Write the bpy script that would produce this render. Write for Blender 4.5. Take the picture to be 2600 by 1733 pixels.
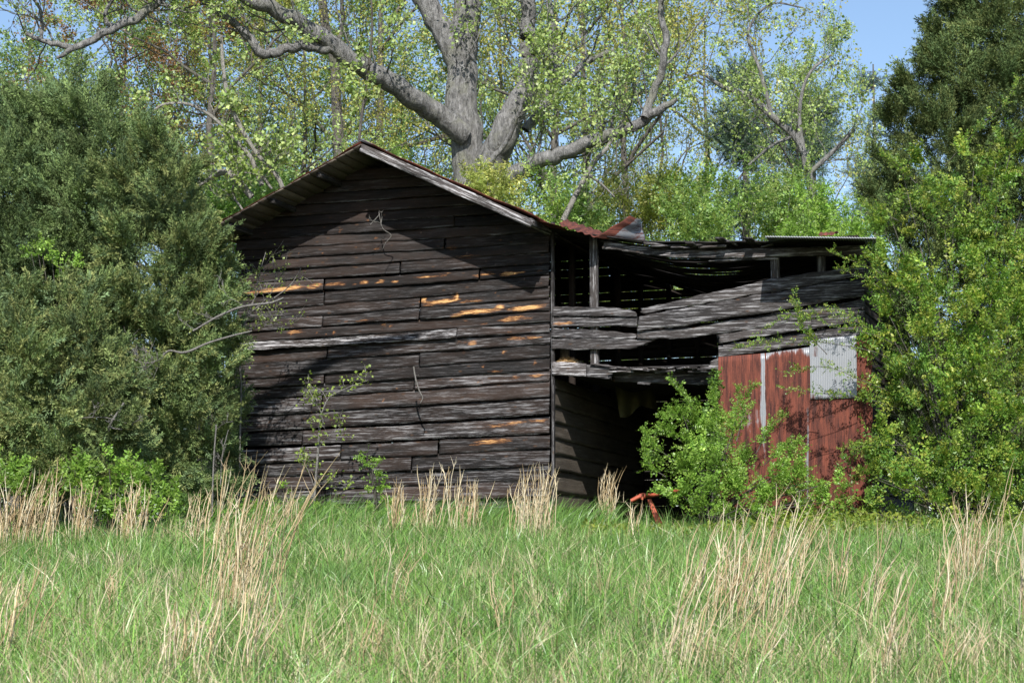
import bpy, math, random
import numpy as np
from mathutils import Vector, Matrix

for _o in list(bpy.data.objects):
    bpy.data.objects.remove(_o, do_unlink=True)
SC = bpy.context.scene
COL = SC.collection
random.seed(7)
RNG = np.random.default_rng(11)
RAD = math.radians

# ------------------------------------------------------------------ camera, sky, sun, exposure
FPX, PITCH = 5000.0, RAD(7.0)                      # focal length in pixels of the 2600 px wide photograph
cam = bpy.data.objects.new('camera', bpy.data.cameras.new('camera'))
COL.objects.link(cam)
cam.data.sensor_width = 36.0
cam.data.lens = 36.0 * FPX / 2600.0
cam.data.clip_start, cam.data.clip_end = 0.1, 2000.0
cam.rotation_euler = (RAD(90) + PITCH, 0, 0)
SC.camera = cam
cam.data.dof.use_dof = True
cam.data.dof.focus_distance = 36.0
cam.data.dof.aperture_fstop = 7.1

SUN_TRAVEL = Vector((0.0325, 1.0465, -0.95)).normalized()
SUN_ELEV = math.asin(-SUN_TRAVEL.z)
world = bpy.data.worlds.new('World')
SC.world = world
world.use_nodes = True
wn = world.node_tree.nodes
sky = wn.new('ShaderNodeTexSky')
sky.sky_type = 'NISHITA'
sky.sun_disc = False
sky.sun_elevation = SUN_ELEV
sky.sun_rotation = math.atan2(-SUN_TRAVEL.x, -SUN_TRAVEL.y)
sky.altitude = 200.0
sky.air_density = 1.0
sky.dust_density = 0.6
sky.ozone_density = 2.0
world.node_tree.links.new(sky.outputs['Color'], wn['Background'].inputs['Color'])
wn['Background'].inputs['Strength'].default_value = 0.115

sun = bpy.data.objects.new('sun', bpy.data.lights.new('sun', 'SUN'))
COL.objects.link(sun)
sun.data.energy = 5.0
sun.data.angle = RAD(0.5)
sun.data.color = (1.0, 0.965, 0.91)
sun.rotation_euler = SUN_TRAVEL.to_track_quat('-Z', 'Y').to_euler()
sun.location = (0, -10, 30)

SC.view_settings.view_transform = 'Standard'
SC.view_settings.look = 'None'
SC.view_settings.exposure = 0.6
SC.view_settings.gamma = 1.0
SC.render.engine = 'CYCLES'
SC.cycles.max_bounces = 6
SC.cycles.diffuse_bounces = 3
SC.cycles.glossy_bounces = 2
SC.cycles.transmission_bounces = 3

# ------------------------------------------------------------------ measuring helpers
CP, SP = math.cos(PITCH), math.sin(PITCH)
def ray(px, py):
    xc, yc = (px - 1300.0) / FPX, (866.5 - py) / FPX
    return Vector((xc, CP - yc * SP, SP + yc * CP))
def P(px, py, d):
    r = ray(px, py)
    return r * (d / r.y)
def mpp(d):                                        # metres per photo pixel at depth d
    return d / FPX
def ground_z(y):
    y = np.asarray(y, float)
    return np.where(y < 36, -1.6 + 0.0722 * y, 1.0 + 0.03 * (y - 36))

THETA = RAD(19.0)
CORNER = Vector((0.72, 36.0, 1.0))
UX = Vector((math.cos(THETA), -math.sin(THETA), 0))
BX = Vector((math.sin(THETA), math.cos(THETA), 0))
def F(px, py, b=0.0):
    """photo pixel -> (u, z) on the vertical plane at depth b behind the barn front"""
    r = ray(px, py)
    o = CORNER + BX * b
    t = o.dot(BX) / r.dot(BX)
    q = r * t - CORNER
    return q.dot(UX), q.z
def W(u, b, z):
    return CORNER + UX * u + BX * b + Vector((0, 0, z))

# ------------------------------------------------------------------ object helpers
def link(name, me, mat=None, parent=None):
    o = bpy.data.objects.new(name, me)
    COL.objects.link(o)
    if mat is not None and me is not None:
        me.materials.append(mat)
    if parent is not None:
        o.parent = parent
    return o
def tag(o, label, cat=None, group=None, kind=None):
    if label: o['label'] = label
    if cat: o['category'] = cat
    if group: o['group'] = group
    if kind: o['kind'] = kind
    return o
def empty(name, loc, label, cat, group=None, rz=0.0):
    o = bpy.data.objects.new(name, None)
    COL.objects.link(o)
    o.location = loc
    o.rotation_euler = (0, 0, rz)
    o.empty_display_size = 0.3
    return tag(o, label, cat, group)
def copy_tree(o, loc, rz, sc, label, group=None):
    c = o.copy(); COL.objects.link(c)
    c.location = loc; c.rotation_euler = (0, 0, rz); c.scale = sc
    c['label'] = label
    if group: c['group'] = group
    for ch in list(o.children):
        k = ch.copy(); COL.objects.link(k); k.parent = c
    return c

def np_mesh(name, verts, loops, sizes, smooth=False):
    verts = np.ascontiguousarray(verts, np.float32).reshape(-1, 3)
    loops = np.ascontiguousarray(loops, np.int32).ravel()
    sizes = np.ascontiguousarray(sizes, np.int32).ravel()
    me = bpy.data.meshes.new(name)
    me.vertices.add(len(verts)); me.vertices.foreach_set('co', verts.ravel())
    me.loops.add(len(loops)); me.loops.foreach_set('vertex_index', loops)
    me.polygons.add(len(sizes))
    starts = np.zeros(len(sizes), np.int32)
    if len(sizes): starts[1:] = np.cumsum(sizes)[:-1]
    me.polygons.foreach_set('loop_start', starts)
    me.polygons.foreach_set('loop_total', sizes)
    if smooth:
        me.polygons.foreach_set('use_smooth', np.ones(len(sizes), bool))
    me.update(calc_edges=True)
    return me
def set_col(me, cols, name='col'):
    a = me.color_attributes.new(name, 'FLOAT_COLOR', 'POINT')
    c = np.ones((len(cols), 4), np.float32); c[:, :3] = cols
    a.data.foreach_set('color', c.ravel())
def set_float(me, vals, name):
    a = me.attributes.new(name, 'FLOAT', 'POINT')
    a.data.foreach_set('value', np.asarray(vals, np.float32).ravel())
def set_vec(me, vals, name):
    a = me.attributes.new(name, 'FLOAT_VECTOR', 'POINT')
    a.data.foreach_set('vector', np.asarray(vals, np.float32).ravel())

def nrm(a):
    return a / np.maximum(np.linalg.norm(a, axis=-1, keepdims=True), 1e-9)

# ------------------------------------------------------------------ materials
def mat_new(name):
    m = bpy.data.materials.new(name)
    m.use_nodes = True
    nt = m.node_tree
    for n in list(nt.nodes): nt.nodes.remove(n)
    out = nt.nodes.new('ShaderNodeOutputMaterial')
    return m, nt, out
class NB:
    def __init__(s, nt): s.nt = nt
    def n(s, t, **k):
        x = s.nt.nodes.new(t)
        for a, v in k.items(): setattr(x, a, v)
        return x
    def l(s, a, b): s.nt.links.new(a, b)
    def attr(s, name): return s.n('ShaderNodeAttribute', attribute_name=name)
    def math(s, op, a, b=None, clamp=False):
        x = s.n('ShaderNodeMath', operation=op, use_clamp=clamp)
        for i, v in enumerate((a, b)):
            if v is None: continue
            if isinstance(v, (int, float)): x.inputs[i].default_value = v
            else: s.l(v, x.inputs[i])
        return x.outputs[0]
    def mix(s, f, a, b, blend='MIX'):
        x = s.n('ShaderNodeMix', data_type='RGBA', blend_type=blend)
        for i, v in ((0, f), (6, a), (7, b)):
            if isinstance(v, (int, float)): x.inputs[i].default_value = v
            elif isinstance(v, tuple): x.inputs[i].default_value = (*v, 1)
            else: s.l(v, x.inputs[i])
        return x.outputs[2]
    def noise(s, vec, scale, detail=4, rough=0.6):
        x = s.n('ShaderNodeTexNoise')
        x.inputs['Scale'].default_value = scale
        x.inputs['Detail'].default_value = detail
        x.inputs['Roughness'].default_value = rough
        if vec is not None: s.l(vec, x.inputs['Vector'])
        return x.outputs['Fac']
    def mapping(s, vec, sc):
        x = s.n('ShaderNodeMapping')
        x.inputs['Scale'].default_value = sc
        s.l(vec, x.inputs['Vector'])
        return x.outputs['Vector']
    def ramp(s, f, lo, hi):
        x = s.n('ShaderNodeMapRange')
        x.inputs[1].default_value = lo; x.inputs[2].default_value = hi
        s.l(f, x.inputs[0])
        return x.outputs[0]

def leaf_mat(name, trans=0.4, gloss=0.35, spec=0.4):
    m, nt, out = mat_new(name); b = NB(nt)
    c = b.attr('col').outputs['Color']
    p = b.n('ShaderNodeBsdfPrincipled')
    b.l(c, p.inputs['Base Color'])
    p.inputs['Roughness'].default_value = gloss
    p.inputs['Specular IOR Level'].default_value = spec
    t = b.n('ShaderNodeBsdfTranslucent')
    b.l(b.mix(1.0, c, (1.0, 1.05, 0.55), 'MULTIPLY'), t.inputs['Color'])
    mx = b.n('ShaderNodeMixShader'); mx.inputs[0].default_value = trans
    b.l(p.outputs[0], mx.inputs[1]); b.l(t.outputs[0], mx.inputs[2])
    b.l(mx.outputs[0], out.inputs['Surface'])
    return m
M_LEAF = leaf_mat('broad_leaf', 0.42, 0.4, 0.4)
M_CEDAR = leaf_mat('cedar_foliage', 0.10, 0.7, 0.15)
M_GRASS = leaf_mat('grass_blade', 0.24, 0.36, 0.5)
M_STRAW = leaf_mat('dry_straw', 0.2, 0.6, 0.2)

def bark_mat(name, c1, c2, c3, scale=3.0):
    m, nt, out = mat_new(name); b = NB(nt)
    tc = b.n('ShaderNodeTexCoord').outputs['Object']
    st = b.mapping(tc, (1, 1, 0.35))
    n1 = b.noise(st, scale * 2.2, 8, 0.7)
    n2 = b.noise(tc, scale * 0.35, 4, 0.6)
    n3 = b.noise(b.mapping(tc, (1, 1, 0.16)), scale * 2.6, 6, 0.75)
    c = b.mix(b.ramp(n1, 0.35, 0.68), c1, c2)
    c = b.mix(b.ramp(n2, 0.52, 0.7), c, c3)
    c = b.mix(b.ramp(n3, 0.54, 0.66), c, tuple(x * 0.5 for x in c1))  # fissures darkened in colour, standing in for crease shading of the relief
    p = b.n('ShaderNodeBsdfPrincipled')
    b.l(c, p.inputs['Base Color'])
    p.inputs['Roughness'].default_value = 0.9
    p.inputs['Specular IOR Level'].default_value = 0.15
    bp = b.n('ShaderNodeBump'); bp.inputs['Strength'].default_value = 1.0; bp.inputs['Distance'].default_value = 0.12
    b.l(b.math('SUBTRACT', n1, n3), bp.inputs['Height']); b.l(bp.outputs[0], p.inputs['Normal'])
    b.l(p.outputs[0], out.inputs['Surface'])
    return m
M_OAK = bark_mat('oak_bark', (0.12, 0.117, 0.112), (0.38, 0.37, 0.36), (0.24, 0.24, 0.19), 5)
M_BARK = bark_mat('tree_bark', (0.10, 0.09, 0.08), (0.23, 0.21, 0.185), (0.14, 0.14, 0.10), 5)
M_TWIG = bark_mat('twig_bark', (0.22, 0.205, 0.185), (0.38, 0.36, 0.335), (0.29, 0.28, 0.25), 6)
M_DEAD = bark_mat('dead_bark', (0.26, 0.24, 0.21), (0.44, 0.42, 0.38), (0.34, 0.33, 0.29), 6)

def wood_mat(name, dark, brown, grey, raw1=(0.26, 0.095, 0.03), raw2=(0.58, 0.34, 0.14), greyness=0.0):
    m, nt, out = mat_new(name); b = NB(nt)
    g = b.attr('grain').outputs['Vector']
    tone = b.attr('tone').outputs['Fac']
    raw = b.attr('raw').outputs['Fac']
    gry = b.attr('grey').outputs['Fac']
    s1 = b.noise(b.mapping(g, (0.95, 17, 1)), 1.7, 9, 0.72)          # long streaks
    s2 = b.noise(b.mapping(g, (5.0, 55, 1)), 1.0, 6, 0.78)          # fine grain
    s3 = b.noise(b.mapping(g, (0.7, 2.6, 1)), 1.0, 4, 0.6)          # blotches
    s4 = b.noise(b.mapping(g, (2.2, 14, 1)), 2.0, 7, 0.75)
    c = b.mix(b.ramp(s3, 0.38, 0.66), dark, brown)
    gf = b.math('ADD', b.ramp(s1, 0.49, 0.68), b.math('MULTIPLY', b.math('SUBTRACT', b.ramp(s2, 0.42, 0.78), 0.35), 0.8))
    gf = b.math('MULTIPLY', gf, b.math('ADD', gry, greyness), True)
    c = b.mix(gf, c, grey)
    sc = b.n('ShaderNodeVectorMath', operation='SCALE')
    b.l(c, sc.inputs[0]); b.l(tone, sc.inputs['Scale']); c = sc.outputs[0]
    vo = b.n('ShaderNodeTexVoronoi'); vo.inputs['Scale'].default_value = 1.0
    b.l(b.mapping(g, (3.2, 7.0, 1)), vo.inputs['Vector'])
    kn = b.ramp(vo.outputs['Distance'], 0.16, 0.07)                   # scattered knots
    c = b.mix(b.math('MULTIPLY', kn, 0.6), c, (0.07, 0.036, 0.018))
    crk = b.ramp(s2, 0.40, 0.33)
    c = b.mix(b.math('MULTIPLY', crk, 0.9, True), c, (0.008, 0.007, 0.006))
    s5 = b.noise(b.mapping(g, (2.5, 32, 1)), 2.2, 6, 0.75)
    rf = b.math('ADD', raw, b.math('MULTIPLY', b.math('SUBTRACT', s4, 0.5), 2.6))
    rf = b.math('ADD', rf, b.math('MULTIPLY', b.math('SUBTRACT', s5, 0.5), 2.0))
    rm = b.math('MULTIPLY', b.ramp(rf, 0.42, 1.0), b.math('MULTIPLY', raw, 2.4, True), True)
    rc = b.mix(b.ramp(rf, 0.6, 1.15), raw1, raw2)
    rc = b.mix(b.ramp(s2, 0.55, 0.75), rc, raw1)
    c = b.mix(rm, c, rc)
    p = b.n('ShaderNodeBsdfPrincipled')
    b.l(c, p.inputs['Base Color'])
    p.inputs['Roughness'].default_value = 0.82
    p.inputs['Specular IOR Level'].default_value = 0.22
    h = b.math('ADD', b.math('MULTIPLY', s1, 0.6), b.math('MULTIPLY', s2, 0.5))
    h = b.math('SUBTRACT', h, b.math('MULTIPLY', rm, 0.25))
    bp = b.n('ShaderNodeBump'); bp.inputs['Strength'].default_value = 0.7; bp.inputs['Distance'].default_value = 0.02
    b.l(h, bp.inputs['Height']); b.l(bp.outputs[0], p.inputs['Normal'])
    b.l(p.outputs[0], out.inputs['Surface'])
    return m
M_WOOD = wood_mat('weathered_siding', (0.011, 0.0095, 0.009), (0.030, 0.019, 0.0145), (0.235, 0.228, 0.232))
M_GREYWOOD = wood_mat('grey_weathered_wood', (0.018, 0.016, 0.016), (0.046, 0.039, 0.036), (0.33, 0.32, 0.325), greyness=0.05)
M_SIDEWOOD = wood_mat('brown_weathered_wood', (0.06, 0.05, 0.04), (0.11, 0.09, 0.07), (0.17, 0.155, 0.135))
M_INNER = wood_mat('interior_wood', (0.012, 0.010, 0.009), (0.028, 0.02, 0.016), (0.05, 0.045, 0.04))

def metal_mat(name, rust1, rust2, zinc):
    m, nt, out = mat_new(name); b = NB(nt)
    g = b.attr('grain').outputs['Vector']
    msk = b.attr('raw').outputs['Fac']                              # 0 rust .. 1 bare zinc
    n1 = b.noise(b.mapping(g, (9, 0.9, 1)), 1.6, 7, 0.7)
    n2 = b.noise(g, 3.0, 6, 0.65)
    n3 = b.noise(g, 45.0, 3, 0.6)
    c = b.mix(b.ramp(n1, 0.40, 0.60), rust1, rust2)
    c = b.mix(b.ramp(n3, 0.6, 0.8), c, tuple(x * 1.6 for x in rust2))
    f = b.math('ADD', msk, b.math('MULTIPLY', b.math('SUBTRACT', n1, 0.5), 1.1))
    f = b.math('ADD', f, b.math('MULTIPLY', b.math('SUBTRACT', n2, 0.5), 0.5))
    zf = b.ramp(f, 0.5, 0.66)
    zc = b.mix(n2, zinc, tuple(x * 0.72 for x in zinc))
    c = b.mix(zf, c, zc)
    p = b.n('ShaderNodeBsdfPrincipled')
    b.l(c, p.inputs['Base Color'])
    b.l(b.math('MULTIPLY', zf, 0.35), p.inputs['Metallic'])
    b.l(b.math('SUBTRACT', 0.85, b.math('MULTIPLY', zf, 0.35)), p.inputs['Roughness'])
    p.inputs['Specular IOR Level'].default_value = 0.3
    b.l(p.outputs[0], out.inputs['Surface'])
    return m
M_TIN = metal_mat('rusty_tin', (0.045, 0.016, 0.013), (0.165, 0.048, 0.03), (0.30, 0.31, 0.33))

def plain_mat(name, col, rough=0.6, noise_amt=0.3, scale=12):
    m, nt, out = mat_new(name); b = NB(nt)
    tc = b.n('ShaderNodeTexCoord').outputs['Object']
    n = b.noise(tc, scale, 6, 0.65)
    c = b.mix(n, tuple(x * (1 - noise_amt) for x in col), tuple(min(1, x * (1 + noise_amt)) for x in col))
    p = b.n('ShaderNodeBsdfPrincipled')
    b.l(c, p.inputs['Base Color']); p.inputs['Roughness'].default_value = rough
    b.l(p.outputs[0], out.inputs['Surface'])
    return m
M_REDPAINT = plain_mat('faded_red_paint', (0.38, 0.085, 0.042), 0.65, .45, 25)
M_RAG = plain_mat('olive_sacking', (0.07, 0.065, 0.022), 0.9, 0.4, 9)
M_SOIL = None
def soil_mat():
    m, nt, out = mat_new('field_soil'); b = NB(nt)
    tc = b.n('ShaderNodeTexCoord').outputs['Object']
    n1 = b.noise(tc, 0.7, 5, 0.6); n2 = b.noise(tc, 14, 6, 0.7)
    c = b.mix(b.ramp(n2, 0.35, 0.65), (0.05, 0.075, 0.025), (0.17, 0.145, 0.08))
    c = b.mix(b.ramp(n1, 0.4, 0.6), c, (0.055, 0.085, 0.03))
    p = b.n('ShaderNodeBsdfPrincipled')
    b.l(c, p.inputs['Base Color']); p.inputs['Roughness'].default_value = 0.95
    bp = b.n('ShaderNodeBump'); bp.inputs['Distance'].default_value = 0.1
    b.l(n2, bp.inputs['Height']); b.l(bp.outputs[0], p.inputs['Normal'])
    b.l(p.outputs[0], out.inputs['Surface'])
    return m
M_SOIL = soil_mat()

# ------------------------------------------------------------------ ground
def build_ground():
    xs = np.concatenate([np.linspace(-400, -40, 10), np.linspace(-36, 36, 73), np.linspace(40, 400, 10)])
    ys = np.concatenate([np.linspace(-60, 0, 7), np.linspace(1, 60, 119), np.linspace(65, 900, 24)])
    X, Y = np.meshgrid(xs, ys)
    Z = ground_z(Y) + 0.04 * np.sin(X * 0.9 + Y * 0.5) * np.sin(Y * 0.7)
    Z = np.where(Y < 0, -1.6 - 0.0 * Y, Z)
    V = np.stack([X, Y, Z], -1).reshape(-1, 3)
    nx = len(xs)
    i = (np.arange(len(ys) - 1)[:, None] * nx + np.arange(nx - 1)[None]).ravel()
    L = np.stack([i, i + 1, i + nx + 1, i + nx], -1)
    me = np_mesh('ground', V, L, np.full(len(L), 4), True)
    o = link('ground', me, M_SOIL)
    tag(o, None, kind='structure')
build_ground()

# ------------------------------------------------------------------ timber builder
def vnoise(x, seed):
    """smooth 1-D value noise"""
    x = np.asarray(x, float) + seed * 17.31
    i = np.floor(x).astype(int); f = x - i
    h = lambda k: np.modf(np.abs(np.sin(k * 12.9898 + seed * 78.233) * 43758.5453))[0] * 2 - 1
    f = f * f * (3 - 2 * f)
    return h(i) * (1 - f) + h(i + 1) * f

PATCH = []                                                     # bare wood wear: (u, z, half length, half height, strength, slope)
def patch(px, py, lx, ly, s=1.0, slope=0.06):
    u, z = F(px, py)
    PATCH.append((u, z, lx * 0.0082, ly * 0.0072, s, slope))

class Timber:
    def __init__(s):
        s.v, s.l, s.sz, s.g, s.t, s.r, s.gr = [], [], [], [], [], [], []
        s.n = 0
    def sweep(s, rings, along, across, tone, grey, raw=None, caps=True):
        """rings: (n, k, 3) closed cross sections"""
        n, k, _ = rings.shape
        seed = random.random() * 40
        base = s.n
        s.v.append(rings.reshape(-1, 3))
        gg = np.zeros((n, k, 3)); gg[..., 0] = along[:, None] + seed * 3.1; gg[..., 1] = across; gg[..., 2] = seed
        s.g.append(gg.reshape(-1, 3))
        s.t.append(np.full(n * k, tone)); s.gr.append(np.full(n * k, grey) if np.isscalar(grey) else grey.reshape(-1))
        s.r.append((raw if raw is not None else np.zeros((n, k))).reshape(-1))
        i = np.arange(n - 1)[:, None] * k + np.arange(k)[None]
        j = np.arange(n - 1)[:, None] * k + (np.arange(k)[None] + 1) % k
        q = np.stack([i, j, j + k, i + k], -1).reshape(-1, 4) + base
        s.l.append(q.ravel()); s.sz.append(np.full(len(q), 4))
        if caps:
            s.l.append(np.arange(k)[::-1] + base); s.sz.append([k])
            s.l.append(np.arange(k) + base + (n - 1) * k); s.sz.append([k])
        s.n += n * k
    def plank(s, bot, top, b0=0.0, lap=0.03, thick=0.025, tone=1.0, grey=0.5, nv=5, step=0.05,
              wob=0.006, rag=(0, 0), warp=0.0, axis='u', fixed=0.0, out=-1, use_raw=True):
        """bot, top: lists of (a, z) from one end to the other. axis 'u': runs along the front (a = u, offset is b);
        axis 'b': runs front to back on the plane u = fixed."""
        bot = np.array(bot, float); top = np.array(top, float)
        L = abs(bot[-1, 0] - bot[0, 0])
        n = max(3, int(L / step) + 1)
        t = np.linspace(0, 1, n)
        def ev(q):
            d = np.concatenate([[0], np.cumsum(np.abs(np.diff(q[:, 0])))]); d = d / d[-1]
            return np.interp(t, d, q[:, 0]), np.interp(t, d, q[:, 1])
        ab, zb = ev(bot); at, zt = ev(top)
        sd = random.random() * 50
        zb = zb + wob * vnoise(ab * 2.2, sd) + wob * 0.6 * vnoise(ab * 9, sd + 3)
        zt = zt + wob * vnoise(ab * 2.2, sd + 7) + wob * 0.6 * vnoise(ab * 9, sd + 5)
        rows = np.linspace(0, 1, nv + 1)
        A = ab[:, None] * (1 - rows) + at[:, None] * rows
        Z = zb[:, None] * (1 - rows) + zt[:, None] * rows
        if rag[0]: A[0] += np.sign(A[-1].mean() - A[0].mean()) * np.random.default_rng(int(sd * 100)).random(nv + 1) * rag[0]
        if rag[1]: A[-1] -= np.sign(A[-1].mean() - A[0].mean()) * np.random.default_rng(int(sd * 77)).random(nv + 1) * rag[1]
        wv = warp * vnoise(ab * 0.7, sd + 11)[:, None] * np.ones(nv + 1)
        O = b0 + out * (lap * (1 - rows)[None] + wv)
        raw = np.zeros((n, nv + 3))
        if use_raw and axis == 'u':
            for (pu, pz, lx, ly, st, sl) in PATCH:
                if pu + lx < A.min() or pu - lx > A.max(): continue
                e = ((A - pu) / lx) ** 2 + ((Z - pz - (A - pu) * sl) / ly) ** 2
                raw[:, :nv + 1] = np.maximum(raw[:, :nv + 1], st * np.clip(1.25 - e, 0, 1))
        Ab = np.concatenate([A, A[:, -1:], A[:, :1]], 1)
        Zb = np.concatenate([Z, Z[:, -1:], Z[:, :1]], 1)
        Ob = np.concatenate([O, O[:, -1:] - out * thick, O[:, :1] - out * thick], 1)
        if axis == 'u':
            R = np.stack([Ab, Ob, Zb], -1)
        else:
            R = np.stack([fixed + Ob, Ab, Zb], -1)
        gy = np.full((n, nv + 3), float(grey))
        e = np.clip(.35 + .8 * vnoise(ab * 1.3, sd + 21), 0, 1)
        gy[:, 0] += 1.3 * e; gy[:, nv + 2] += 1.3 * e
        gy[:, nv] += .8 * np.clip(.2 + .8 * vnoise(ab * 1.1, sd + 25), 0, 1)
        s.sweep(R, ab, Zb, tone, gy, raw)
    def beam(s, p0, p1, w, h, tone=1.0, grey=0.5, up=(0, 0, 1), wob=0.004, n=6, end=0.0):
        p0, p1 = np.array(p0, float), np.array(p1, float)
        d = p1 - p0; L = np.linalg.norm(d); d = d / L
        up = np.array(up, float)
        if abs(d.dot(up)) > 0.95: up = np.array((0, 1.0, 0))
        sx = np.cross(d, up); sx /= np.linalg.norm(sx); uy = np.cross(sx, d)
        t = np.linspace(0, 1, n)
        c = 0.18 * min(w, h)
        prof = [(-w/2 + c, -h/2), (w/2 - c, -h/2), (w/2, -h/2 + c), (w/2, h/2 - c), (w/2 - c, h/2), (-w/2 + c, h/2), (-w/2, h/2 - c), (-w/2, -h/2 + c)]
        sd = random.random() * 30
        R = np.zeros((n, 8, 3)); ac = np.zeros((n, 8))
        for k, (a, b) in enumerate(prof):
            off = sx * a + uy * b
            R[:, k] = p0 + d * (t * L)[:, None] + off + wob * np.stack([vnoise(t * L * 2 + k, sd), vnoise(t * L * 2 + k, sd + 4), vnoise(t * L * 2 + k, sd + 9)], -1)
            ac[:, k] = a + b * 1.3 + 2
        s.sweep(R, t * L, ac, tone, grey)
    def build(s, name, mat, parent=None, smooth=False):
        me = np_mesh(name, np.concatenate(s.v), np.concatenate(s.l), np.concatenate(s.sz), smooth)
        set_vec(me, np.concatenate(s.g), 'grain')
        set_float(me, np.concatenate(s.t), 'tone'); set_float(me, np.concatenate(s.r), 'raw'); set_float(me, np.concatenate(s.gr), 'grey')
        return link(name, me, mat, parent)

def tin_sheet(name, corner_fn, nu, nv, wave, amp, mask_fn, parent, mat=None, thick=0.004):
    """corner_fn(s, t) -> (point, normal) for s across the corrugations, t along them (arrays)"""
    s = np.linspace(0, 1, nu); t = np.linspace(0, 1, nv)
    S, T = np.meshgrid(s, t)
    pts, nor, sm, tm = corner_fn(S, T)
    pts = pts + nor * (amp * np.cos(S * wave * 2 * math.pi))[..., None]
    back = pts - nor * thick
    N = nu * nv
    V = np.concatenate([pts.reshape(-1, 3), back.reshape(-1, 3)])
    i = (np.arange(nv - 1)[:, None] * nu + np.arange(nu - 1)[None]).ravel()
    q = np.stack([i, i + 1, i + nu + 1, i + nu], -1)
    q2 = q[:, ::-1] + N
    e = []
    for a, bq in ((np.arange(nu - 1), np.arange(1, nu)), (np.arange(1, nu) + (nv - 1) * nu, np.arange(nu - 1) + (nv - 1) * nu),
                  (np.arange(1, nv) * nu, np.arange(nv - 1) * nu), (np.arange(nv - 1) * nu + nu - 1, np.arange(1, nv) * nu + nu - 1)):
        e.append(np.stack([bq, a, a + N, bq + N], -1))
    L = np.concatenate([q, q2] + e)
    me = np_mesh(name, V, L, np.full(len(L), 4), False)
    g = np.stack([sm, tm, np.full_like(sm, random.random() * 20)], -1).reshape(-1, 3)
    set_vec(me, np.concatenate([g, g]), 'grain')
    mk = mask_fn(S, T).reshape(-1)
    set_float(me, np.concatenate([mk, mk]), 'raw')
    return link(name, me, mat or M_TIN, parent)

# ------------------------------------------------------------------ the barn
barn = empty('old_barn', CORNER, 'weathered dark plank barn with rusty tin roof and sagging open side shed', 'barn', rz=-THETA)
DEPTH, WID, LEAN = 6.4, 6.45, 5.7
RIDGE_U = -3.38

# bare patches in the dark siding, read off the photograph
for a in ((715, 735, 75, 9, 1.0), (660, 742, 45, 6, .9), (800, 726, 25, 9, .9), (850, 722, 40, 6, .7), (925, 716, 18, 5, .9), (965, 715, 16, 5, .9),
          (1005, 714, 12, 4, .8), (1080, 704, 35, 5, .8), (1125, 698, 25, 6, .5), (1230, 697, 35, 6, .7), (1300, 694, 38, 6, .95), (1370, 690, 14, 4, .7),
          (1120, 766, 52, 8, 1.1), (1075, 762, 12, 8, 1), (1160, 752, 5, 12, 1.1), (1195, 765, 40, 6, .6), (1220, 790, 70, 7, 1.0), (1270, 780, 15, 10, .9),
          (1340, 782, 52, 9, 1.1), (1160, 802, 26, 6, .8), (1300, 810, 38, 7, .95), (1340, 808, 18, 4, .7), (1180, 815, 12, 4, .7), (1230, 822, 12, 6, .7),
          (752, 842, 30, 6, .75), (742, 850, 6, 6, .7), (850, 845, 6, 5, .8), (832, 847, 5, 4, .7), (808, 845, 5, 3, .7), (930, 812, 35, 6, .5), (880, 818, 6, 6, .6),
          (975, 822, 7, 5, .7), (992, 828, 6, 6, .7), (1200, 870, 14, 7, .9), (1175, 868, 22, 5, .7), (1340, 858, 45, 6, .75), (1300, 858, 25, 4, .7),
          (1279, 893, 7, 5, 1.0), (1178, 895, 6, 5, .7), (1340, 898, 5, 3, .7), (1360, 918, 5, 10, .7), (1226, 932, 7, 5, .7), (1258, 942, 25, 4, .6),
          (1310, 958, 14, 6, .6), (1360, 953, 32, 6, .7), (1222, 970, 8, 5, .5), (1150, 962, 8, 4, .6),
          (1350, 1032, 40, 4, .7), (1300, 1038, 18, 4, .6), (1300, 1075, 85, 6, .75), (1370, 1068, 22, 5, .8), (1250, 1121, 62, 7, .85), (1335, 1112, 6, 5, .7),
          (825, 577, 7, 5, .6), (865, 586, 8, 6, .7), (935, 562, 7, 6, .7), (955, 605, 7, 5, .6), (958, 633, 10, 6, .6), (985, 612, 5, 5, .6), (906, 632, 8, 5, .5),
          (740, 640, 6, 8, .4), (690, 644, 8, 5, .6), (1140, 630, 30, 8, .4), (1180, 652, 40, 6, .5), (1270, 608, 6, 6, .4),
          (1433, 820, 28, 5, .9, -.02), (1410, 822, 12, 5, .7, -.02), (2090, 792, 60, 5, .5, .12), (1918, 754, 6, 5, .6), (1990, 758, 6, 4, .5)):
    patch(*a)
for k in range(55):                                            # small knots
    patch(random.uniform(620, 1390), random.uniform(640, 1290), random.uniform(3, 6), random.uniform(2.5, 4.5), random.uniform(.35, .75))

# board courses: photo y of each course line at the left (x = 640) and right (x = 1394)
LINES = [(1372, 1346), (1330, 1302), (1290, 1258), (1249, 1219), (1212, 1180), (1176, 1139), (1134, 1099), (1095, 1051), (1055, 1008), (1016, 968), (985, 938),
         (959, 907), (925, 872), (890, 843), (868, 816), (842, 787), (814, 756), (787, 727), (750, 697), (719, 668), (688, 641), (661, 616)]
while LINES[-1][1] > 360:
    LINES.append((LINES[-1][0] - 26.5, LINES[-1][1] - 27.0))
def roof_z_r(u):   # underside heights on the wall plane, from the photographed rakes
    return None
ZPK = F(952, 392)[1]
ZR = F(1398, 560)[1] + 0.02
ZL = F(596, 560)[1] - 0.05
def rake(u):
    return np.where(u > RIDGE_U, ZPK + (u - RIDGE_U) / (0 - RIDGE_U) * (ZR - ZPK), ZPK + (RIDGE_U - u) / (RIDGE_U + WID) * (ZL - ZPK))

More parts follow.
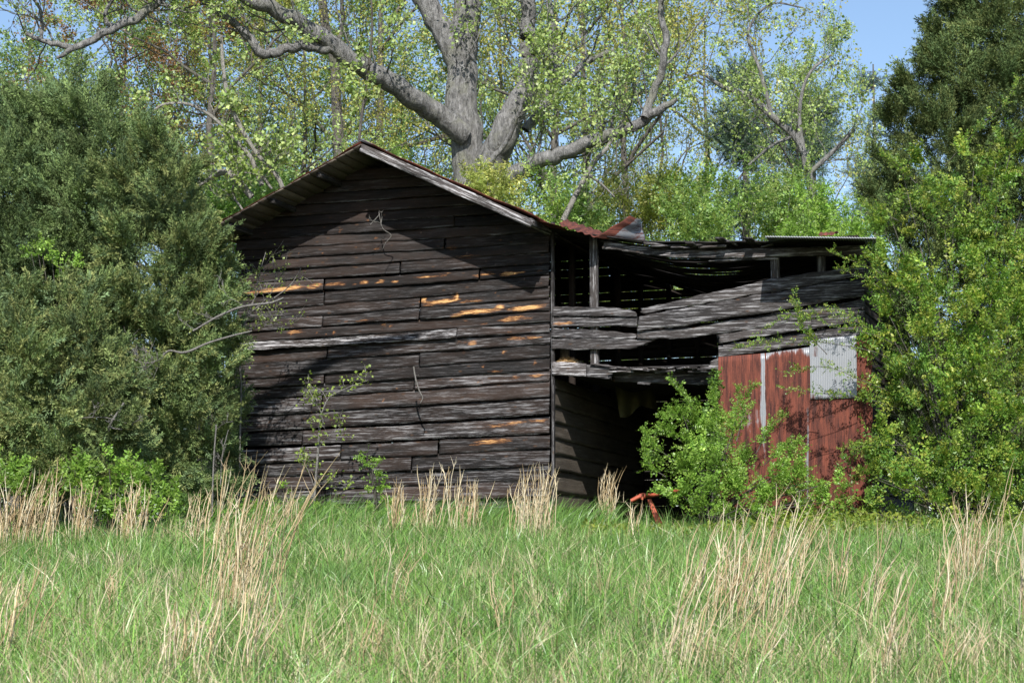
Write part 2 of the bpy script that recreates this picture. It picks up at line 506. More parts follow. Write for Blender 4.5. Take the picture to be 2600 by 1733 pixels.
fw = Timber()
uL_, uR_ = -WID, -0.01
grey_of = lambda i: np.interp(i, [0, 5, 9, 13, 17, 21, 30], [1.15, 1.1, 0.85, 0.6, 0.32, 0.2, 0.15])
joints = {0: [-4.1], 1: [-4.7, -4.5], 2: [-4.75], 3: [-2.75], 4: [-4.2, -2.2], 5: [-5.0], 6: [-4.62], 7: [-4.6], 8: [-2.7], 9: [-4.55], 10: [-2.6], 11: [-4.5], 12: [-1.85],
          14: [-4.6, -2.6], 15: [-2.6], 16: [-4.58], 17: [-4.58, -1.4], 18: [-3.0], 20: [-2.1], 22: [-2.0]}
gap = {4: 0.06, 5: 0.045, 6: 0.02, 17: 0.03, 12: 0.0}
for i in range(-1, len(LINES) - 2):
    (bl, br), (tl, tr) = LINES[i + 1], LINES[i + 2]
    zbl, zbr = F(640, bl)[1], F(1394, br)[1]
    ztl, ztr = F(640, tl)[1], F(1394, tr)[1]
    ul, ur = F(640, bl)[0], F(1394, br)[0]
    lin = lambda za, zb, u: za + (u - ul) / (ur - ul) * (zb - za)
    cuts = [uL_ + random.uniform(-0.06, 0.05)] + joints.get(i, []) + [uR_ + random.uniform(-0.02, 0.006)]
    for a, c in zip(cuts[:-1], cuts[1:]):
        # keep the board below the rake
        ok = [u for u in np.linspace(a, c, 60) if lin(ztl, ztr, u) < rake(np.array(u)) - 0.02]
        if len(ok) < 4: continue
        a2, c2 = ok[0], ok[-1]
        if i > 21: a2, c2 = a2 - 0.1, c2 + 0.1
        dz = random.uniform(-0.008, 0.008)
        g = gap.get(i, random.choice([0, 0, .006, .014, .022])) * random.uniform(0.5, 1.2)
        sag = random.uniform(-0.012, 0.012)
        um = (a2 + c2) / 2
        bot = [(a2 + .004, lin(zbl, zbr, a2) + dz), (um, lin(zbl, zbr, um) + dz - sag), (c2 - .004, lin(zbl, zbr, c2) + dz)]
        top = [(a2 + .004, lin(ztl, ztr, a2) - g + 0.012), (um, lin(ztl, ztr, um) - g + 0.012 - sag), (c2 - .004, lin(ztl, ztr, c2) - g + 0.012)]
        if i == 12 and a == cuts[0]:                            # the long grey board that has sprung loose
            fw.plank(bot, top, lap=0.10, thick=0.05, tone=1.5, grey=2.0, warp=0.02, wob=0.012)
            continue
        fw.plank(bot, top, lap=random.uniform(0.028, 0.045), tone=random.uniform(0.6, 1.45), grey=float(grey_of(i)) * random.uniform(0.5, 1.45),
                 warp=0.022, wob=0.007, rag=(0.02, 0.02))
fw.build('front_wall', M_WOOD, barn)

# side wall of the old barn seen through the open bay (planks run front to back)
sw = Timber()
LOFT_Z = F(1402, 958)[1]
zs = [F(1402, y)[1] for y in (1335, 1290, 1250, 1192, 1152, 1112, 1070, 1030, 985)] + [LOFT_Z]
for a, c in zip(zs[:-1], zs[1:]):
    sw.plank([(0.03, a), (DEPTH - .1, a + random.uniform(-.03, .02))], [(0.03, c + .01), (DEPTH - .1, c + random.uniform(-.03, .01))], b0=0.0, lap=0.03, axis='b', fixed=0.02, out=1,
             tone=random.uniform(.8, 1.25), grey=0.7, warp=0.01, step=0.15, use_raw=False)
sw.build('side_wall', M_SIDEWOOD, barn)

def plain_wall(name, axis, a0, a1, fixed, ztop, mat, gapf, out, parent=barn, z0=-0.1, hb=0.185):
    t = Timber(); z = z0
    while True:
        a, c, zt = a0, a1, z + hb
        if axis == 'u':
            us = [u for u in np.linspace(a0, a1, 120) if ztop(u) + .08 > zt]
            if len(us) < 3: break
            a, c = us[0], us[-1]
        elif ztop(a0) < zt: break
        n = max(1, int((c - a) / 3.2))
        cu = np.linspace(a, c, n + 1)
        for q in range(n):
            g = gapf()
            if axis == 'u':
                t.plank([(cu[q] + .004, z), (cu[q + 1] - .004, z)], [(cu[q] + .004, zt - g), (cu[q + 1] - .004, zt - g)], b0=fixed, lap=0.02, axis='u', out=out, tone=random.uniform(.8, 1.2), grey=.5, step=.4, wob=.002, use_raw=False)
            else:
                t.plank([(cu[q] + .004, z), (cu[q + 1] - .004, z)], [(cu[q] + .004, zt - g), (cu[q + 1] - .004, zt - g)], b0=0, lap=0.02, axis='b', fixed=fixed, out=out, tone=random.uniform(.8, 1.2), grey=.5, step=.4, wob=.002, use_raw=False)
        z += hb
    return t.build(name, mat, parent)
def back_top(u):
    return float(rake(np.array(u))) - 0.05 if u < 0 else float(np.interp(u, [0, 1.1, 5.7], [ZR - .05, ZR - .45, ZR - 0.75]))
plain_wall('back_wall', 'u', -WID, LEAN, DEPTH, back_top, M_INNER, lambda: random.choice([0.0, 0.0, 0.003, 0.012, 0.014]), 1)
plain_wall('left_wall', 'b', 0.05, DEPTH - .05, -WID + .02, lambda b: ZL - .02, M_WOOD, lambda: 0.0, -1)
plain_wall('right_wall', 'b', 0.05, DEPTH - .05, LEAN - .03, lambda b: ZR - .8, M_WOOD, lambda: 0.003, 1)

# timber frame inside: studs on the back wall, corner and bay posts
st = Timber()
for u in np.arange(-6.2, 5.6, 0.62):
    st.beam((u, DEPTH - .1, -.1), (u, DEPTH - .1, back_top(u) - .05), .1, .1, grey=.3, wob=.004)
for u in (-5.0, -3.4, -1.8):
    st.beam((u, 0.09, -.1), (u, 0.09, float(rake(np.array(u))) - .1), .1, .1, grey=.3)
for bb in (1.6, 3.2, 4.8):
    st.beam((-0.09, bb, -.1), (-0.09, bb, ZR - .1), .12, .12, grey=.3)
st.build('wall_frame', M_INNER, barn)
cp = Timber()
cp.beam((0.028, 0.03, -.1), (0.028, 0.03, ZR - .05), .055, .11, tone=.7, grey=.9, n=24)
cp.build('corner_post', M_GREYWOOD, barn)

# main roof: corrugated tin on board sheathing, overhanging the gable
OV = 1.08
ZP_OUT = F(907, 362, -OV)[1]
uRe, zRe = F(1352, 556, -OV)
uLe, zLe = F(546, 569, -OV)
def slope(u0, z0, u1, z1, b0, b1, lift=0.0):
    def fn(S, T):
        u = u0 + (u1 - u0) * T; z = z0 + (z1 - z0) * T + lift
        b = b0 + (b1 - b0) * S + 0.015 * np.sin(T * 37 + 3)
        z = z - 0.03 * np.sin(T * math.pi) + 0.012 * np.sin(T * 23 + S * 6)
        L = math.hypot(u1 - u0, z1 - z0); nx, nz = -(z1 - z0) / L, (u1 - u0) / L
        if nz < 0: nx, nz = -nx, -nz
        pts = np.stack([u, b, z], -1)
        nor = np.broadcast_to(np.array((nx, 0, nz)), pts.shape)
        return pts, nor, b, T * L
    return fn
rust = lambda S, T: np.full_like(S, 0.12)
def edge_mask(S, T): return 0.10 + 0.5 * np.exp(-((T - 0.02) / 0.10) ** 2)
roof = tin_sheet('roof', slope(RIDGE_U, ZP_OUT, uRe + .1, zRe - .02, -OV - .03, DEPTH + .4, .055), 640, 14, 105, 0.014, edge_mask, barn, thick=.012)
tin_sheet('roof', slope(RIDGE_U, ZP_OUT + .005, uLe - .25, zLe - .11, -OV, DEPTH + .4), 640, 14, 105, 0.010, rust, barn)
def cap_fn(S, T):
    b = -OV - .01 + (DEPTH + .8) * S
    x = (T - .5) * 2
    pts = np.stack([RIDGE_U + x * 0.16, b, ZP_OUT + .035 - np.abs(x) * 0.07], -1)
    return pts, np.broadcast_to(np.array((0, 0, 1.0)), pts.shape), b, T
tin_sheet('ridge_cap', cap_fn, 60, 5, 1, 0.0, lambda S, T: np.where(S < .12, .9, .25), barn)
# sheathing boards below the tin, and the grey rake board on the right slope
sh = Timber()
def sheath(u0, z0, u1, z1, k):
    L = math.hypot(u1 - u0, z1 - z0); nx, nz = -(z1 - z0) / L, (u1 - u0) / L
    if nz < 0: nx, nz = -nx, -nz
    for q in range(k):
        f = (q + .5) / k
        c = np.array((u0 + (u1 - u0) * f - nx * .04, 0, z0 + (z1 - z0) * f - nz * .04))
        sh.beam(c + (0, -OV + .002, 0), c + (0, DEPTH + .3, 0), L / k * .93, .022, tone=random.uniform(.8, 1.5), grey=.5, up=(nx, 0, nz), n=10, wob=.004)
sheath(RIDGE_U, ZP_OUT, uRe, zRe, 18)
sheath(RIDGE_U, ZP_OUT, uLe - .2, zLe - .09, 18)
sh.build('roof_sheathing', M_SIDEWOOD, barn)
rb = Timber()
pA, pB = np.array((RIDGE_U + .02, -OV - .02, ZP_OUT - .105)), np.array((uRe, -OV - .02, zRe - .09))
nrmv = np.array((-(pB - pA)[2], 0, (pB - pA)[0])); nrmv /= np.linalg.norm(nrmv)
rb.beam(pA, pB, .035, .15, tone=1.5, grey=1.5, up=nrmv, n=40, wob=.006)
rb.build('rake_board', M_GREYWOOD, barn)
rf = Timber()
for f in (.3, .62, .92):                                        # purlin tails under the left overhang
    u = RIDGE_U + (uLe - RIDGE_U) * f; z = ZP_OUT + (zLe - ZP_OUT) * f - .12
    rf.beam((u, -OV + .1, z), (u, .5, z), .1, .1, tone=.8, grey=.4)
rf.build('purlin_tails', M_GREYWOOD, barn)
rf = Timber()
uq, zq = F(1345, 562, -OV)
rf.beam((uq, -OV - .04, zq - .01), (uq, .5, zq - .0), .14, .13, tone=1.3, grey=1.0)
rf.build('rafter_tail', M_GREYWOOD, barn)

# ---------------- side shed: upper loft front
def PL(t, top, bot, **k):
    """plank on the front plane from photo pixels"""
    b0 = k.pop('b0', 0.0)
    t.plank([F(x, y, b0) for x, y in bot], [F(x, y, b0) for x, y in top], b0=b0, **k)
ls = Timber()
kw = dict(lap=.03, wob=.016, grey=1.0, warp=.03)
PL(ls, [(1402, 776), (1560, 781), (1620, 793)], [(1402, 803), (1560, 801), (1622, 801)], tone=.8, rag=(0, .06), **kw)
PL(ls, [(1402, 804), (1620, 805)], [(1402, 828), (1620, 828)], tone=1.0, rag=(0, .02), **kw)
PL(ls, [(1402, 833), (1500, 836), (1618, 846)], [(1402, 858), (1618, 859)], tone=1.2, rag=(0, .05), **kw)
PL(ls, [(1402, 860), (1600, 861), (1665, 866)], [(1402, 888), (1590, 887), (1622, 884)], tone=1.0, rag=(0, .5), nv=9, **{k: v for k, v in kw.items()})
PL(ls, [(1600, 862), (1668, 862)], [(1600, 867), (1650, 868)], tone=1.6, rag=(0, .1), lap=.02, grey=1.4, b0=.03)
PL(ls, [(1596, 874), (1655, 872)], [(1596, 879), (1640, 879)], tone=1.6, rag=(0, .1), lap=.03, grey=1.4, b0=.02)
ls.build('loft_siding', M_GREYWOOD, barn)
rs = Timber()
PL(rs, [(1620, 786), (1700, 766), (1800, 744), (1954, 708), (2107, 684), (2195, 668)], [(1628, 798), (1740, 778), (1850, 759), (1962, 739), (2195, 700)], tone=1.15, rag=(.1, 0), b0=-.02, **kw)
PL(rs, [(1621, 803), (1760, 779), (1850, 763), (1962, 744), (2195, 704)], [(1618, 842), (1760, 824), (1900, 800), (2195, 752)], tone=.9, rag=(.02, 0), b0=-.03, **kw)
PL(rs, [(1616, 844), (1760, 828), (1900, 806), (2195, 758)], [(1618, 859), (1710, 860), (1818, 849), (2195, 786)], tone=.95, rag=(.03, 0), b0=.0, **kw)
PL(rs, [(1818, 851), (1960, 824), (2060, 808)], [(1820, 875), (1960, 850), (2060, 834)], tone=1.25, rag=(.14, .0), b0=.0, **kw)
PL(rs, [(2060, 806), (2195, 788)], [(2060, 836), (2195, 818)], tone=.8, b0=.0, **kw)
PL(rs, [(1818, 878), (1960, 853), (2195, 820)], [(1820, 908), (1960, 890), (2195, 850)], tone=1.0, rag=(.05, .0), b0=.0, **kw)
PL(rs, [(1800, 920), (1826, 910)], [(1790, 940), (1826, 940)], tone=1.3, rag=(.16, 0), b0=.02, **kw)
rs.build('sagging_siding', M_GREYWOOD, barn)

# posts and plates
def post(px, y0, y1, wpx, b=.10, tone=1.2, grey=1.0):
    t = Timber()
    (ua, za), (ub, zb) = F(px[0], y0, b), F(px[1], y1, b)
    t.beam((ua, b, za), (ub, b, zb), wpx * .0073, .12, tone=tone, grey=grey, n=20, wob=.008)
    return t.build('post', M_GREYWOOD, barn)
post((1507, 1511), 600, 940, 21)
post((1967, 1976), 640, 900, 22, tone=1.25)
post((2085, 2085), 640, 900, 20, tone=.8)
pb = Timber()
PL(pb, [(1532, 612), (1600, 621), (1655, 630), (1720, 634), (1800, 634), (1880, 632), (1976, 628), (2195, 622)],
   [(1526, 632), (1600, 640), (1655, 649), (1740, 656), (1880, 655), (1976, 651), (2195, 648)], b0=-.02, lap=.02, thick=.06, tone=1.1, grey=1.1, wob=.014, rag=(.06, 0), step=.04)
PL(pb, [(1800, 658), (1976, 653)], [(1800, 663), (1976, 658)], b0=.02, lap=.02, thick=.05, tone=1.4, grey=1.2, wob=.01)
pb.build('top_plate', M_GREYWOOD, barn)
# roof boards of the shed, tin gone, ends broken
rbd = Timber()
def shed_z(u):
    return np.interp(u, [0.0, 0.9, 2.0, 3.0, 4.3, 5.75], [ZR - .22, F(1520, 604)[1], F(1655, 622)[1], F(1760, 626)[1], F(1960, 622)[1], F(2195, 606)[1]])
bb = -.12
while bb < DEPTH:
    w = random.uniform(.14, .2)
    uu = np.linspace(-.06, 5.7, 26)
    rows = np.stack([uu, np.full_like(uu, 0), shed_z(uu) + 0.02 + (-.25 * np.sin(np.clip((uu - .6) / 3.6, 0, 1) * math.pi) * min(1, bb / 2.5) if bb > 0 else 0)], -1)
    k = np.array([(-w / 2, 0), (w / 2, 0), (w / 2, .022), (-w / 2, .022)])
    R = np.zeros((26, 4, 3))
    for q in range(4):
        R[:, q] = rows + np.stack([np.zeros(26), np.full(26, bb + k[q, 0]) + .02 * vnoise(uu * 1.7, bb + q), np.full(26, k[q, 1]) + .012 * vnoise(uu * 2, bb * 3)], -1)
    rbd.sweep(R, uu, np.array([[0, .1, .12, .02]] * 26), random.uniform(.3, .6), .3)  # low tone puts the shade of the shed interior into the board colour
    bb += w * .98
for (px, py, l, ang) in ((1690, 625, .5, .02), (1735, 628, .45, -.05), (1785, 622, .3, .1), (1850, 612, .30, -.5), (1915, 612, .26, -.35), (1945, 622, .22, .2), (1665, 622, .4, -.15), (1810, 627, .5, .0), (1620, 612, .45, -.2)):
    u, z = F(px, py, -.1)
    rbd.beam((u - l / 2, -.1 + random.uniform(-.12, .1), z - ang * l / 2), (u + l / 2, -.05 + random.uniform(-.1, .1), z + ang * l / 2), .11, .03, tone=random.uniform(.8, 1.5), grey=.8, wob=.012)
for (px, py) in ((1765, 630), (1840, 618), (1912, 618)):        # sticks jutting out above the plate
    u, z = F(px, py, -.15)
    rbd.beam((u - .04, -.42, z + .06), (u, .5, z - .02), .15, .03, tone=.8, grey=.6)
rbd.build('shed_roof_boards', M_GREYWOOD, barn)
# tin left on the shed roof
def quad_fn(A, B, C, D, curl=0.0):
    """A,B along the front (s), D,C behind them (t)"""
    A, B, C, D = (np.array(x, float) for x in (A, B, C, D))
    n = np.cross(B - A, D - A); n /= np.linalg.norm(n)
    def fn(S, T):
        s, t = S[..., None], T[..., None]
        p = A * (1 - s) * (1 - t) + B * s * (1 - t) + C * s * t + D * (1 - s) * t
        p = p + n * (curl * np.sin(T * math.pi) * (0.4 + S))[..., None]
        nn = np.broadcast_to(n, p.shape)
        return p, nn, S * np.linalg.norm(B - A), T * np.linalg.norm(D - A)
    return fn
def FB(px, py, b):
    u, z = F(px, py, b); return (u, b, z)
tin_sheet('shed_roof_sheet', quad_fn(FB(1352, 556, -OV + .1), FB(1420, 572, -.75), (F(1420, 572, -.75)[0], 3.5, F(1420, 572, -.75)[1]), (F(1352, 556, -OV)[0], 3.5, F(1352, 556, -OV)[1]), 0), 5, 60, 0, 0, lambda S, T: np.full_like(S, .1), barn)
tin_sheet('shed_roof_sheet', quad_fn(FB(1418, 570, -.78), FB(1516, 603, -.42), FB(1540, 592, 2.4), FB(1440, 558, 2.6), .03), 60, 40, 5, 0.015, lambda S, T: np.full_like(S, .05), barn)
tin_sheet('bent_roof_sheet', quad_fn(FB(1508, 604, -.42), FB(1600, 548, .1), FB(1624, 552, .9), FB(1640, 613, .75), -.12), 24, 24, 2, 0.012, lambda S, T: np.where(T > .22, .62, .08), barn)
tin_sheet('shed_roof_sheet', quad_fn(FB(1943, 599, -1.1), FB(2225, 603, -1.1), FB(2225, 618, 3.2), FB(1960, 618, 3.2), .0), 300, 20, 42, .006, lambda S, T: np.full_like(S, .95), barn, thick=.022)
tin_sheet('shed_roof_sheet', quad_fn(FB(2078, 598, -.9), FB(2118, 596, -.9), FB(2130, 592, -.2), FB(2085, 590, -.2), .03), 12, 8, 3, .01, lambda S, T: np.full_like(S, .05), barn)

# loft floor with its broken edge
lf = Timber()
PL(lf, [(1402, 918), (1488, 922)], [(1402, 951), (1488, 956)], b0=-.03, lap=.02, tone=1.7, grey=1.6, wob=.006)
PL(lf, [(1489, 926), (1530, 930), (1575, 936)], [(1489, 957), (1550, 963), (1556, 964)], b0=.0, lap=.02, tone=1.2, grey=.9, wob=.012, rag=(0, .2))
PL(lf, [(1500, 922), (1580, 930), (1660, 938)], [(1500, 926), (1580, 936), (1660, 942)], b0=-.01, lap=.05, tone=1.3, grey=.6, wob=.012)
PL(lf, [(1560, 940), (1700, 944), (1826, 946)], [(1556, 968), (1700, 973), (1826, 978)], b0=.22, lap=.01, thick=.1, tone=.9, grey=.9, wob=.006)
for k in range(16):
    px = 1560 + k * 16.5 + random.uniform(-6, 6)
    u, z = F(px, 934 + random.uniform(-2, 6), 0)
    lf.beam((u, random.uniform(-.12, .02), z), (u + random.uniform(-.02, .02), 1.2, z + .02), random.uniform(.09, .14), .025, tone=random.uniform(.9, 1.7), grey=.9, wob=.01)
for k in range(20):
    px = 1560 + random.uniform(0, 250); u, z = F(px, 938 + random.uniform(-6, 6), -.05)
    l = random.uniform(.12, .4)
    lf.beam((u - l / 2, random.uniform(-.1, .1), z), (u + l / 2, random.uniform(-.1, .1), z + random.uniform(-.03, .03)), .04, .025, tone=random.uniform(1, 1.8), grey=1.0, wob=.012, n=5)
for bb in np.arange(.13, DEPTH, .24):
    lf.beam((.05, bb, LOFT_Z + .14), (5.6, bb, LOFT_Z + .10), .23, .03, tone=.9, grey=.4, n=8)
PL(lf, [(1619, 969), (1652, 971)], [(1618, 975), (1650, 976)], b0=-.06, lap=.01, tone=1.6, grey=.6)
lf.build('loft_floor', M_GREYWOOD, barn)
bs = Timber()
u, z = F(1434, 882, .5); bs.beam((u, .5, z + .05), (u, .5, F(1434, 908, .5)[1]), .16, .12, tone=2.4, grey=.4)
bs.build('brace', M_SIDEWOOD, barn)

# rusty tin sheets nailed over the lower bay
def front_sheet(name, tl, tr, br, bl, b, waves, mask, label=None):
    o = tin_sheet(name, quad_fn(FB(*bl, b), FB(*br, b), FB(*tr, b), FB(*tl, b), .0), int(waves * 12) + 1, 26, waves * 2.2, .0022, mask, barn)
    if label: o['label'] = label
    return o
gauss = lambda x, c, w: np.exp(-((x - c) / w) ** 2)
front_sheet('tin_panel', (1824, 906), (1945, 896), (1952, 1290), (1824, 1300), -.05, 12, lambda S, T: .12 + .42 * gauss(S, .6, .3) * gauss(T, .62, .18) + .66 * gauss(S, .93, .06) * np.clip(T * 1.6, .35, 1), 'rusty brown tin panel with pale bare streaks')
front_sheet('tin_panel', (1940, 897), (2062, 880), (2062, 1290), (1950, 1300), -.035, 12, lambda S, T: .06 + .55 * gauss(T, 1.0, .05) + .3 * gauss(S, .0, .09) + (.62 * gauss(S, .93, .12) * np.clip(1.3 - T, .4, 1)), 'rusty tin panel with a pale top edge')
front_sheet('tin_panel', (2056, 862), (2174, 850), (2176, 1010), (2058, 1014), -.075, 12, lambda S, T: .85 - .25 * gauss(T, 0, .12) - .25 * gauss(S, .1, .1) * (T > .7), 'pale galvanised tin panel')
front_sheet('tin_panel', (2054, 1000), (2176, 996), (2176, 1300), (2052, 1300), -.055, 12, lambda S, T: np.full_like(S, .02) + .4 * gauss(S, .0, .03), 'dark red rusted tin panel')
front_sheet('tin_panel', (2172, 848), (2215, 840), (2215, 1300), (2172, 1300), .05, 7, lambda S, T: np.full_like(S, .0), 'dark rusted tin panel behind the bush')

# ------------------------------------------------------------------ small things on and in the barn
def tubes_mesh(name, lines):
    """lines: list of (pts (n,3), radii (n,))"""
    V, L, n0 = [], [], 0
    for pts, rad in lines:
        pts = np.asarray(pts, float); rad = np.asarray(rad, float); n = len(pts)
        k = 10 if rad[0] > .12 else 7 if rad[0] > .04 else 4 if rad[0] > .012 else 3
        d = nrm(np.gradient(pts, axis=0))
        ref = np.array((0, 0, 1.0)) if abs(d[0, 2]) < .85 else np.array((1.0, 0, 0))
        sx = nrm(np.cross(d, ref)); sy = np.cross(sx, d)
        a = np.arange(k) * 2 * math.pi / k
        ring = pts[:, None] + rad[:, None, None] * (np.cos(a)[None, :, None] * sx[:, None] + np.sin(a)[None, :, None] * sy[:, None])
        V.append(ring.reshape(-1, 3))
        i = np.arange(n - 1)[:, None] * k + np.arange(k)[None]
        j = np.arange(n - 1)[:, None] * k + (np.arange(k)[None] + 1) % k
        L.append(np.stack([i, j, j + k, i + k], -1).reshape(-1, 4) + n0)
        n0 += n * k
    V = np.concatenate(V); L = np.concatenate(L)
    return np_mesh(name, V, L, np.full(len(L), 4), True)
def spline(pts, n):
    pts = np.asarray(pts, float)
    d = np.concatenate([[0], np.cumsum(np.linalg.norm(np.diff(pts[:, :3], axis=0), axis=1))])
    t = np.linspace(0, d[-1], n)
    # Catmull-Rom through cubic Hermite
    m = np.gradient(pts, d, axis=0) if len(pts) > 2 else np.repeat((pts[1:] - pts[:1]) / d[-1], 2, 0)
    k = np.clip(np.searchsorted(d, t, 'right') - 1, 0, len(d) - 2)
    h = (d[k + 1] - d[k]); x = ((t - d[k]) / h)[:, None]; h = h[:, None]
    return (2*x**3 - 3*x**2 + 1)*pts[k] + (x**3 - 2*x**2 + x)*h*m[k] + (-2*x**3 + 3*x**2)*pts[k+1] + (x**3 - x**2)*h*m[k+1]
def px_line(pl, d, n=None, k=1.0):
    """pl: (px, py, radius px[, depth]) -> points and radii"""
    q = []
    for e in pl:
        dd = e[3] if len(e) > 3 else d
        p = P(e[0], e[1], dd); q.append((p.x, p.y, p.z, e[2] * mpp(dd) * k))
    s = spline(q, n or max(8, len(pl) * 5))
    return s[:, :3], np.maximum(s[:, 3], 0.002)

# the red implement
imp = empty('farm_implement', P(1660, 1335, 33.7), 'faded red tubular farm implement standing beneath the loft beside the bush', 'farm tool')
def local(lines, o): return [(np.asarray(p) - np.array(o.location), r) for p, r in lines]
link('frame_bar', tubes_mesh('frame_bar', local([px_line([(1602, 1271, 5), (1612, 1266, 5.5), (1628, 1258, 5.5), (1650, 1257, 5.2, 33.8), (1700, 1248, 5, 34.4), (1730, 1246, 5, 34.8)], 33.7, 24)], imp)), M_REDPAINT, imp)
link('collar', tubes_mesh('collar', local([px_line([(1624, 1260, 7.5), (1638, 1257, 7.5)], 33.7, 5), px_line([(1631, 1268, 3), (1632, 1252, 3)], 33.6, 4)], imp)), M_REDPAINT, imp)
def leg_plate():
    t = Timber()
    a = np.array(P(1648, 1266, 33.72) - imp.location); b = np.array(P(1690, 1368, 33.62) - imp.location)
    d = (b - a); n = 12; tt = np.linspace(0, 1, n)
    R = np.zeros((n, 6, 3))
    for k, (x, y) in enumerate(((-1, 0), (-.7, -1), (.7, -1), (1, 0), (.7, 1), (-.7, 1))):
        R[:, k] = a + d * tt[:, None] + np.stack([x * (.036 + .04 * tt), np.full(n, y * .02), np.zeros(n)], -1)
    t.sweep(R, tt, np.zeros((n, 6)), 1, 0)
    return t.build('leg', M_REDPAINT, imp)
leg_plate()

# olive sacking hanging below the loft
def rag():
    nu, nv = 26, 22
    S, T = np.meshgrid(np.linspace(0, 1, nu), np.linspace(0, 1, nv))
    TL, TR, BL, BR = (np.array(P(*q)) for q in ((1562, 978, 37.6), (1655, 982, 38.6), (1574, 1058, 37.5), (1672, 1040, 38.4)))
    p = TL * ((1 - S) * (1 - T))[..., None] + TR * (S * (1 - T))[..., None] + BL * ((1 - S) * T)[..., None] + BR * (S * T)[..., None]
    p[..., 1] += .07 * np.sin(S * 17 + T * 3) * (.3 + T)
    p[..., 2] += -.12 * np.sin(S * math.pi) * (1 - T) - .05 * np.sin(S * 9) * T + .16 * S * T * np.sin(S * 3)
    V = np.concatenate([p.reshape(-1, 3), p.reshape(-1, 3) + (0, .006, 0)])
    i = (np.arange(nv - 1)[:, None] * nu + np.arange(nu - 1)[None]).ravel()
    q = np.stack([i, i + 1, i + nu + 1, i + nu], -1)
    L = np.concatenate([q, q[:, ::-1] + nu * nv])
    o = link('hanging_sack', np_mesh('hanging_sack', V, L, np.full(len(L), 4), True), M_RAG)
    tag(o, 'torn olive sacking hanging in the dark bay under the loft floor', 'sacking')
rag()

# ------------------------------------------------------------------ foliage builders
def leaf_quads(c, d, up, ln, wd):
    """diamond leaves: c base (N,3), d direction, up approx normal -> verts (N*4,3)"""
    s = nrm(np.cross(d, up)) * (wd / 2)[:, None]
    n = nrm(np.cross(s, d))
    m = c + d * (ln * .45)[:, None]
    fold = n * (wd * .18)[:, None]
    return np.stack([c, m + s + fold, c + d * ln[:, None], m - s + fold], 1).reshape(-1, 3)
def leaf_obj(name, V, cols, mat, parent=None):
    n = len(V) // 4
    me = np_mesh(name, V, np.arange(n * 4), np.full(n, 4))
    set_col(me, np.repeat(cols, 4, 0))
    return link(name, me, mat, parent)
def rdir(n, rng=RNG):
    return nrm(rng.normal(size=(n, 3)))
def pick(pal, n, rng=RNG, var=.18):
    pal = np.array(pal); c = pal[rng.integers(0, len(pal), n)]
    return np.clip(c * (1 + var * rng.normal(size=(n, 1))), .004, 1)

def spray_template(k, kind, rng):
    """one twig along +X of unit length: leaf bases, directions, lengths, widths"""
    t = np.sort(rng.uniform(.08, 1, k))
    if kind == 'cedar':
        side = rng.uniform(0, 2 * math.pi, k)
        off = .16 * (1.05 - t) * rng.uniform(.0, 1, k)
        c = np.stack([t, np.cos(side) * off, np.sin(side) * off], -1)
        d = nrm(np.stack([np.full(k, .9), np.cos(side) * rng.uniform(.3, 1.1, k), np.sin(side) * rng.uniform(.3, 1.1, k)], -1))
        ln = rng.uniform(.09, .20, k) * (1.15 - .5 * t); wd = rng.uniform(.026, .044, k)
    else:
        side = (np.arange(k) % 2) * math.pi + rng.normal(0, .5, k)
        bend = -.25 * t ** 2
        c = np.stack([t, np.zeros(k), bend], -1)
        d = nrm(np.stack([rng.uniform(.2, .9, k), np.cos(side), np.sin(side) * .6 + rng.uniform(-.2, .6, k)], -1))
        ln = rng.uniform(.12, .22, k); wd = ln * rng.uniform(.42, .6, k)
    up = nrm(np.stack([rng.normal(0, .3, k), rng.normal(0, .5, k), np.ones(k)], -1))
    return c, d, up, ln, wd
def place_sprays(tmpls, org, axis, size, rng, leaf_scale=1.0):
    """stack copies of the twig templates -> leaf verts, index of the spray each leaf belongs to"""
    n = len(org); which = rng.integers(0, len(tmpls), n)
    VV, IDX = [], []
    roll = rdir(n, rng)
    ex = nrm(axis); ey = nrm(np.cross(roll, ex)); ez = np.cross(ex, ey)
    for q, (c, d, up, ln, wd) in enumerate(tmpls):
        sel = np.where(which == q)[0]
        if not len(sel): continue
        k = len(c)
        tr = lambda a: a[None, :, 0:1] * ex[sel][:, None] + a[None, :, 1:2] * ey[sel][:, None] + a[None, :, 2:3] * ez[sel][:, None]
        C = org[sel][:, None] + tr(c) * size[sel][:, None, None]
        L = np.broadcast_to(ln[None], (len(sel), k)) * size[sel][:, None] * leaf_scale
        Wd = np.broadcast_to(wd[None], (len(sel), k)) * size[sel][:, None] * leaf_scale
        VV.append(leaf_quads(C.reshape(-1, 3), tr(d).reshape(-1, 3), tr(up).reshape(-1, 3), L.ravel(), Wd.ravel()))
        IDX.append(np.repeat(sel, k))
    return np.concatenate(VV), np.concatenate(IDX)

RT = np.random.default_rng(5)
T_CEDAR = [spray_template(58, 'cedar', RT) for _ in range(6)]
T_SHRUB = [spray_template(13, 'shrub', RT) for _ in range(6)]

